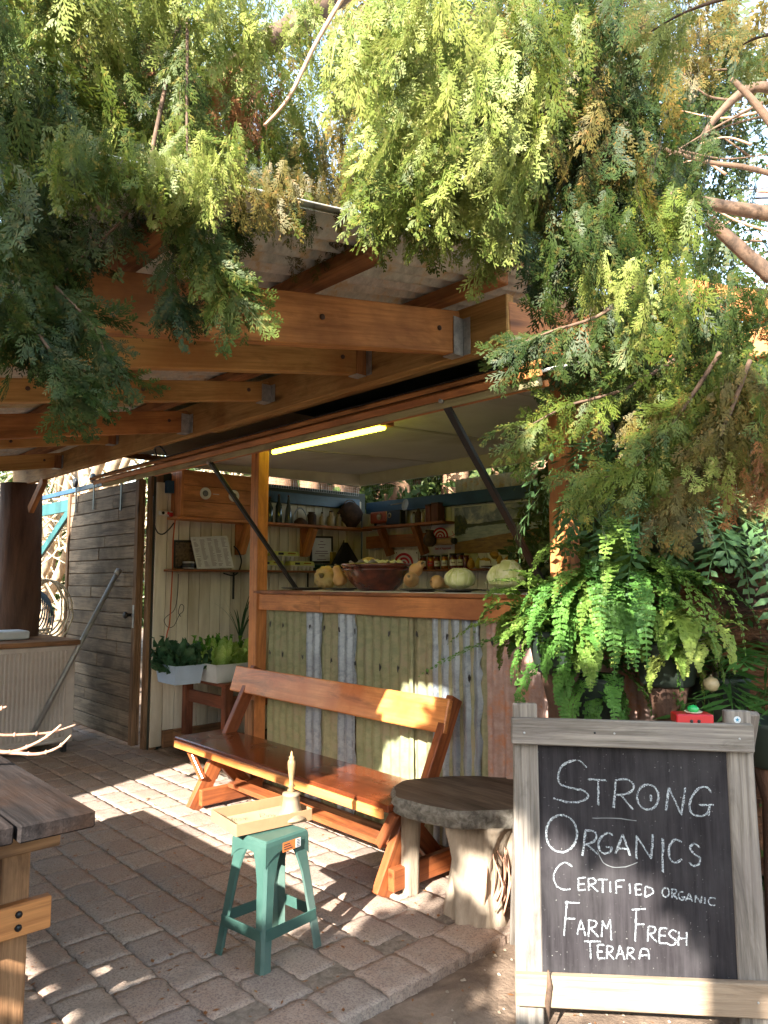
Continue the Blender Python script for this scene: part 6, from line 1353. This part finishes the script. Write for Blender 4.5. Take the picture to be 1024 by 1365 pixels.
fern('big cascading bright green fern hanging in front of the post behind the chalkboard', at(815, 800, 2.98), 76, (.30, .72), ['fern', 'fern', 'fernD', 'fernD'], CAMAZ-1.6, CAMAZ+1.6, 5, (.5, 1.5), (2.2, 4.2), plen=.040)
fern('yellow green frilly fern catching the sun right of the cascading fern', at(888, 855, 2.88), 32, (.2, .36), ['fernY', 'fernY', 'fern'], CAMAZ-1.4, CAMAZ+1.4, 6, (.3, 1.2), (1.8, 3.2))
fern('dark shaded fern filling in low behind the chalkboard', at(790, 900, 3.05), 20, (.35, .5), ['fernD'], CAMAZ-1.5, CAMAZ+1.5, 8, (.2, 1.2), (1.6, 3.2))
# blue green lobed epiphyte
for k, (px, py, d, n, lb) in enumerate(((800, 640, 3.1, 22, 'blue green lobed leaved plant climbing the stall post'), (900, 680, 2.95, 24, 'blue green lobed leaved plant hanging in the middle under the cypress'), (985, 700, 3.0, 16, 'blue green lobed leaved plant hanging at the right above the log'), (860, 600, 3.2, 16, 'uppermost blue green lobed leaved plant behind the cypress fringe'))):
    fern(lb, at(px, py, d), n, (.35, .62), ['bluefern'], CAMAZ-1.8, CAMAZ+1.8, 20+k, (-.2, 1.1), (1.2, 2.8), 12, .095, .0125, False, name='epiphyte', cat='plant', pot=True)
fern('dark glossy palm like plant with narrow leaflets low at the right', at(955, 900, 2.95), 11, (.3, .48), ['palm'], CAMAZ-1.6, CAMAZ+1.8, 31, (.2, 1.2), (.9, 1.9), 11, .17, .010, False, name='small_palm', cat='plant')
fern('second narrow leaved palm like plant at the right edge behind the chalkboard', at(1030, 960, 2.8), 9, (.3, .5), ['palm'], CAMAZ-1.6, CAMAZ+1.8, 32, (.5, 1.3), (.8, 1.9), 11, .17, .010, False, name='small_palm', cat='plant')
# staghorn and log at the right
sg_ = thing('staghorn_fern', 'staghorn fern with broad olive strap leaves above the rotten log', 'plant', at(985, 745, 2.9))
rs_ = random.Random(12)
for k in range(12):
    v, f = leaf_sheet(rs_.uniform(.3, .5), rs_.uniform(.05, .09), rs_.uniform(-.2, .5), .004, k); b = at(975+rs_.uniform(-20, 40), 745, 2.95)
    put('leaf', me_from('leaf', v, f, True), M['stag'], Matrix.Translation(b) @ Matrix.Rotation(YAW, 4, 'Z') @ Matrix.Rotation(rs_.uniform(-1.3, 1.3), 4, 'Y') @ Matrix.Rotation(rs_.uniform(.0, .5), 4, 'X'), sg_)
lg = thing('rotten_log', 'dark gnarled rotten log with deep cracks lying behind the chalkboard', 'log', at(985, 830, 3.25))
def crag(pts, rad, seg, seed, amp):
    rs = random.Random(seed); P = smooth_path(pts, 7); n = len(P); ph = [rs.uniform(0, 6.28) for _ in range(8)]; v, f = tube_vf(P, [rad]*n, seg); v = [Vector(p) for p in v]
    for j in range(n):
        for q in range(seg):
            a = 2*math.pi*q/seg; p = v[j*seg+q]; d = (p-P[j]); k = 1+amp*(math.sin(5*a+ph[0]+.3*j)*.5+math.sin(11*a+ph[1]-.35*j)*.45+math.sin(19*a+ph[2]+.5*j)*.25+rs.uniform(-.2, .2))+.12*math.sin(j*.7+ph[3]); v[j*seg+q] = P[j]+d*k
    return v, f
v, f = crag([at(880, 800, 3.45), at(950, 815, 3.3), at(1010, 805, 3.2), at(1100, 800, 3.1)], .19, 44, 3, .22)
put('log_trunk', me_from('log', v, f, True), M['logb'], None, lg); v, f = crag([at(940, 770, 3.2), at(990, 765, 3.15), at(1060, 750, 3.1)], .09, 30, 6, .3); put('log_limb', me_from('log', v, f, True), M['logb'], None, lg)
v, f = crag([at(1000, 830, 3.3), at(1003, 1000, 3.3), at(1003, 1150, 3.3)], .12, 30, 9, .25); put('log_stub', me_from('log', v, f, True), M['logb'], None, lg)
cs = at(948, 912, 2.75); cb2 = thing('clay_ball', 'small pinkish clay ball among leaves right of the yellow green fern', 'ornament', cs); put('ball', lathe_me([(.002, -.03), (.022, -.02), (.030, 0), (.024, .018), (.01, .026), (.002, .027)], 16), M['stone'], T(0, 0, 0), cb2, True); put('knob', lathe_me([(.006, .024), (.005, .036)], 8), M['stemw'], T(0, 0, 0), cb2, True)
# ---------------------------------------------------------------- leaf clouds for backdrop greenery
def cloud(name, mt, centres, n, size, seed, parent=None, label=None, cat=None, kind='stuff', flat=.5):
    rs = np.random.default_rng(seed); V = []; Fc = []; b = 0
    C_ = np.array([c[:3] for c in centres]); Rr = np.array([c[3:6] for c in centres]); w_ = Rr.prod(axis=1)**(2/3); w_ /= w_.sum(); idx = rs.choice(len(centres), n, p=w_)
    q = rs.normal(size=(n, 3)); q /= np.linalg.norm(q, axis=1, keepdims=True); q *= rs.random((n, 1))**.33; pos = C_[idx]+q*Rr[idx]
    a = rs.normal(size=(n, 3)); a[:, 2] -= .6; a /= np.linalg.norm(a, axis=1, keepdims=True); nb = rs.normal(size=(n, 3)); s = np.cross(a, nb); s /= np.linalg.norm(s, axis=1, keepdims=True); sz = size*rs.uniform(.6, 1.4, (n, 1))
    v = np.stack([pos, pos+a*sz*.5-s*sz*.22, pos+a*sz, pos+a*sz*.5+s*sz*.22], 1).reshape(-1, 3); f = np.arange(4*n).reshape(n, 4)
    return put(name, me_np(name, v, f), M[mt], None, parent, label=label, cat=cat, kind=kind)
cloud('undergrowth', 'hedge', [(*at(890, 760, 4.2), .9, .9, 1.0), (*at(1020, 900, 4.0), .8, .8, .9), (*at(800, 900, 3.9), .35, .5, .6), (*at(1010, 560, 4.4), .8, .8, .7), (*at(900, 1050, 3.8), .8, .5, .5)], 42000, .075, 3, None, 'dense dark undergrowth filling the corner behind ferns and log', 'plants')
# tangle beyond the door
tg_ = thing('vine_thicket', 'sunlit thicket of pale dry tangled stems beyond the sliding door', 'thicket', (-11.5, 5.0, 0))
rs_ = random.Random(9); V_ = []; F_ = []
for k in range(720):
    c = at(rs_.uniform(20, 520), rs_.uniform(585, 745), rs_.uniform(9.6, 12)) if k % 4 else at(rs_.uniform(-60, 110), rs_.uniform(640, 860), rs_.uniform(9, 12)); d = Vector([rs_.uniform(-1, 1) for _ in range(3)])*rs_.uniform(.25, .8); e = Vector([rs_.uniform(-1, 1) for _ in range(3)])*.2
    q, g = tube_vf(smooth_path([c-d, c+e, c+d], 3), rs_.uniform(.006, .018), 4, 0, len(V_)); V_ += q; F_ += g
put('dry_stems', me_from('stems', V_, F_), M['straw'], None, tg_, kind='stuff')
for k in range(9):
    x = rs_.uniform(20, 120); b = atz(x, 870+rs_.uniform(-10, 30), 0) if 0 else at(x, 870, 9.5); tube('vine_stem', M['vinew'], tg_, smooth_path([b+V3(0, 0, -.9), b+V3(rs_.uniform(-.3, .3), 0, .4), b+V3(rs_.uniform(-.6, .6), .2, 1.3), b+V3(rs_.uniform(-1, 1), .3, 2.6)], 5), .05+rs_.random()*.05, 8, .1)
cloud('thicket_leaves', 'hedge', [(*at(60, 700, 11.5), 1.2, 1.2, 1.6), (*at(300, 620, 12.5), 2.5, 1.2, 1.2)], 9000, .10, 5, tg_, kind='stuff')
# trees behind the stall
TP = [(357, 10), (372, 9.2), (398, 9.6), (418, 8.8), (441, 9.4), (463, 8.6), (505, 10), (535, 9.0), (560, 10.2), (600, 9.4), (655, 9.8), (712, 9.1), (745, 10.5)]
for k, (px, d) in enumerate(TP):
    b = at(px, 660, d); b.z = 0; t = thing('background_tree', ['tree trunk behind the stall, %s from the left in the gap under the ceiling' % w_ for w_ in ('first', 'second', 'third', 'fourth', 'fifth', 'sixth', 'seventh', 'eighth', 'ninth', 'tenth', 'eleventh', 'twelfth', 'thirteenth')][k], 'tree', b, 0, 'trees behind the stall')
    r_ = rs_.uniform(.12, .24); tube('trunk', M['bark'], t, [b, b+V3(rs_.uniform(-.1, .1), 0, 2), b+V3(rs_.uniform(-.3, .3), 0, 4.5)], [r_*1.1, r_, r_*.7], 12, .06)
    cloud('crown', 'hedge', [(b.x, b.y, 4.6, 1.2, 1.2, 1.4), (b.x+.3, b.y+.6, 2.2, .8, .6, 1.3)], 1500, .16, 60+k, t, kind='stuff')
# far hedge all round
hc = []
for a in np.arange(0, 2*math.pi, .13):
    r_ = 24+3*math.sin(a*5); hc.append((r_*math.cos(a), r_*math.sin(a), 2.0+.8*math.sin(a*9), 2.4, 2.4, 2.6))
cloud('far_hedge', 'hedge', hc, 30000, .55, 11, None, 'distant ring of dark green hedge around the farm yard', 'hedge')
cloud('near_shrubs', 'hedge', [(*at(380, 690, 14), 6, 2.5, 1.6), (*at(700, 680, 13), 3, 3, 1.6), (*at(0, 750, 14), 3, 3, 2.4)], 26000, .22, 12, None, 'mixed green shrubs growing beyond the trees behind the stall', 'shrubs')
# unseen fence added behind the viewer so its top line shades the paving
fc = thing('sun_blocker_fence', 'unseen grey paling fence added behind the viewer to shade the paving', 'fence', (-1.5, -2.0, 0))
x = -7.5
while x < 2.6: boxw('paling', M['grey'], fc, (x, -2.01, 0), (x+.10, -1.99, 1.80), .002); x += .104
boxw('rail', M['grey'], fc, (-7.5, -2.05, 1.5), (2.6, -2.011, 1.58)); boxw('capping_board', M['grey'], fc, (-7.5, -2.01, 1.845), (2.6, -1.985, 1.935)); [boxw('fence_post', M['grey'], fc, (x-.04, -2.10, 0), (x+.04, -2.052, 1.93)) for x in (-7.4, -5.0, -2.9, -.5, 1.9)]; boxw('rail', M['grey'], fc, (-7.5, -2.05, .4), (2.6, -2.011, .48))  # slot under the capping board added to throw a thin sun stripe

# unseen tree and shed, added behind the viewer to block sunlight
shd = thing('sun_blocker_shed', 'unseen tall grey weatherboard shed added behind the fence to block the sun', 'shed', (-6.4, -3.4, 0))
for k in range(23): boxw('weatherboard', M['grey'], shd, (-9.0, -2.23, .02+.14*k), (-3.80, -2.20, .155+.14*k), .003)
boxw('sun_blocker_shed_wall', M['grey'], shd, (-9.0, -4.6, 0), (-3.82, -2.235, 3.22), .0)  # added blocker; its straight end cuts off the sun at the left
for sgn in (-1, 1): plank('roof_sheet', M['tin_roof'], shd, (-9.1, -3.42+sgn*.65, 3.55), (-3.70, -3.42+sgn*.65, 3.55), 1.55, .02, (0, sgn*.45, 1))
st_ = thing('sun_blocker_tree', 'unseen leafy green tree added behind the viewer to shape the sun patches', 'tree', (.9, -2.7, 0))
tube('trunk', M['bark'], st_, [(.9, -2.7, 0), (.85, -2.6, 1.2), (.6, -2.5, 2.4), (.5, -2.3, 3.6)], [.15, .13, .11, .07], 10, .05)
cloud('crown', 'hedge', [(-1.15, -2.1, 2.12, .42, .35, .26), (-.2, -2.1, 2.2, .5, .3, .3), (-.78, -2.1, 2.3, .33, .4, .52), (-.80, -2.1, 3.55, .32, .4, .45), (.35, -2.1, 2.1, .9, .35, .30), (1.6, -2.1, 2.2, .9, .4, .5), (1.3, -2.2, 3.7, 1.1, .5, .75), (.1, -2.1, 3.60, .6, .35, .26), (.75, -2.1, 3.45, .5, .35, .3), (2.2, -2.2, 3.0, .8, .5, .9)], 44000, .13, 77, st_, kind='stuff')  # added leaf blobs, spaced so the gaps form the sun patches

# fallen bits on the paving and soil
V_ = []; F_ = []
for k in range(1500):
    x = random.uniform(-6.5, .3); y = random.uniform(.6, 3.0); z = .004 if x < -2.0 else soilh(x, y)+.004
    if x < -2 and random.random() < .35: x = -2.19-.234*random.randint(0, 16)+random.uniform(-.01, .01)
    a = random.uniform(0, 6.28); l_ = random.uniform(.008, .03); w2 = l_*random.uniform(.1, .3); d = Vector((math.cos(a), math.sin(a), random.uniform(-.05, .2)))*l_; q = Vector((-math.sin(a), math.cos(a), 0))*w2; p = Vector((x, y, z)); b = len(V_)
    V_ += [p-d*.5, p+q, p+d*.5, p-q]; F_.append((b, b+1, b+2, b+3))
put('leaf_litter', me_from('litter', V_, F_), M['cypB'], None, None, label='small dry brown bits of leaf scattered over paving and soil', cat='litter', kind='stuff')
V_ = []; F_ = []
for k in range(900):
    x = random.uniform(-2.02, .6); y = random.uniform(.6, 3.2); r_ = random.uniform(.003, .011); z = soilh(x, y)+r_*.3; b = len(V_)
    V_ += [(x-r_, y, z), (x, y-r_*.8, z), (x+r_, y, z), (x, y+r_*.8, z), (x, y, z+r_*.7)]; F_ += [(b, b+1, b+4), (b+1, b+2, b+4), (b+2, b+3, b+4), (b+3, b, b+4)]
put('gravel', me_from('gravel', V_, F_), M['stumpw'], None, None, label='loose small pale stones lying on the dusty soil', cat='gravel', kind='stuff')
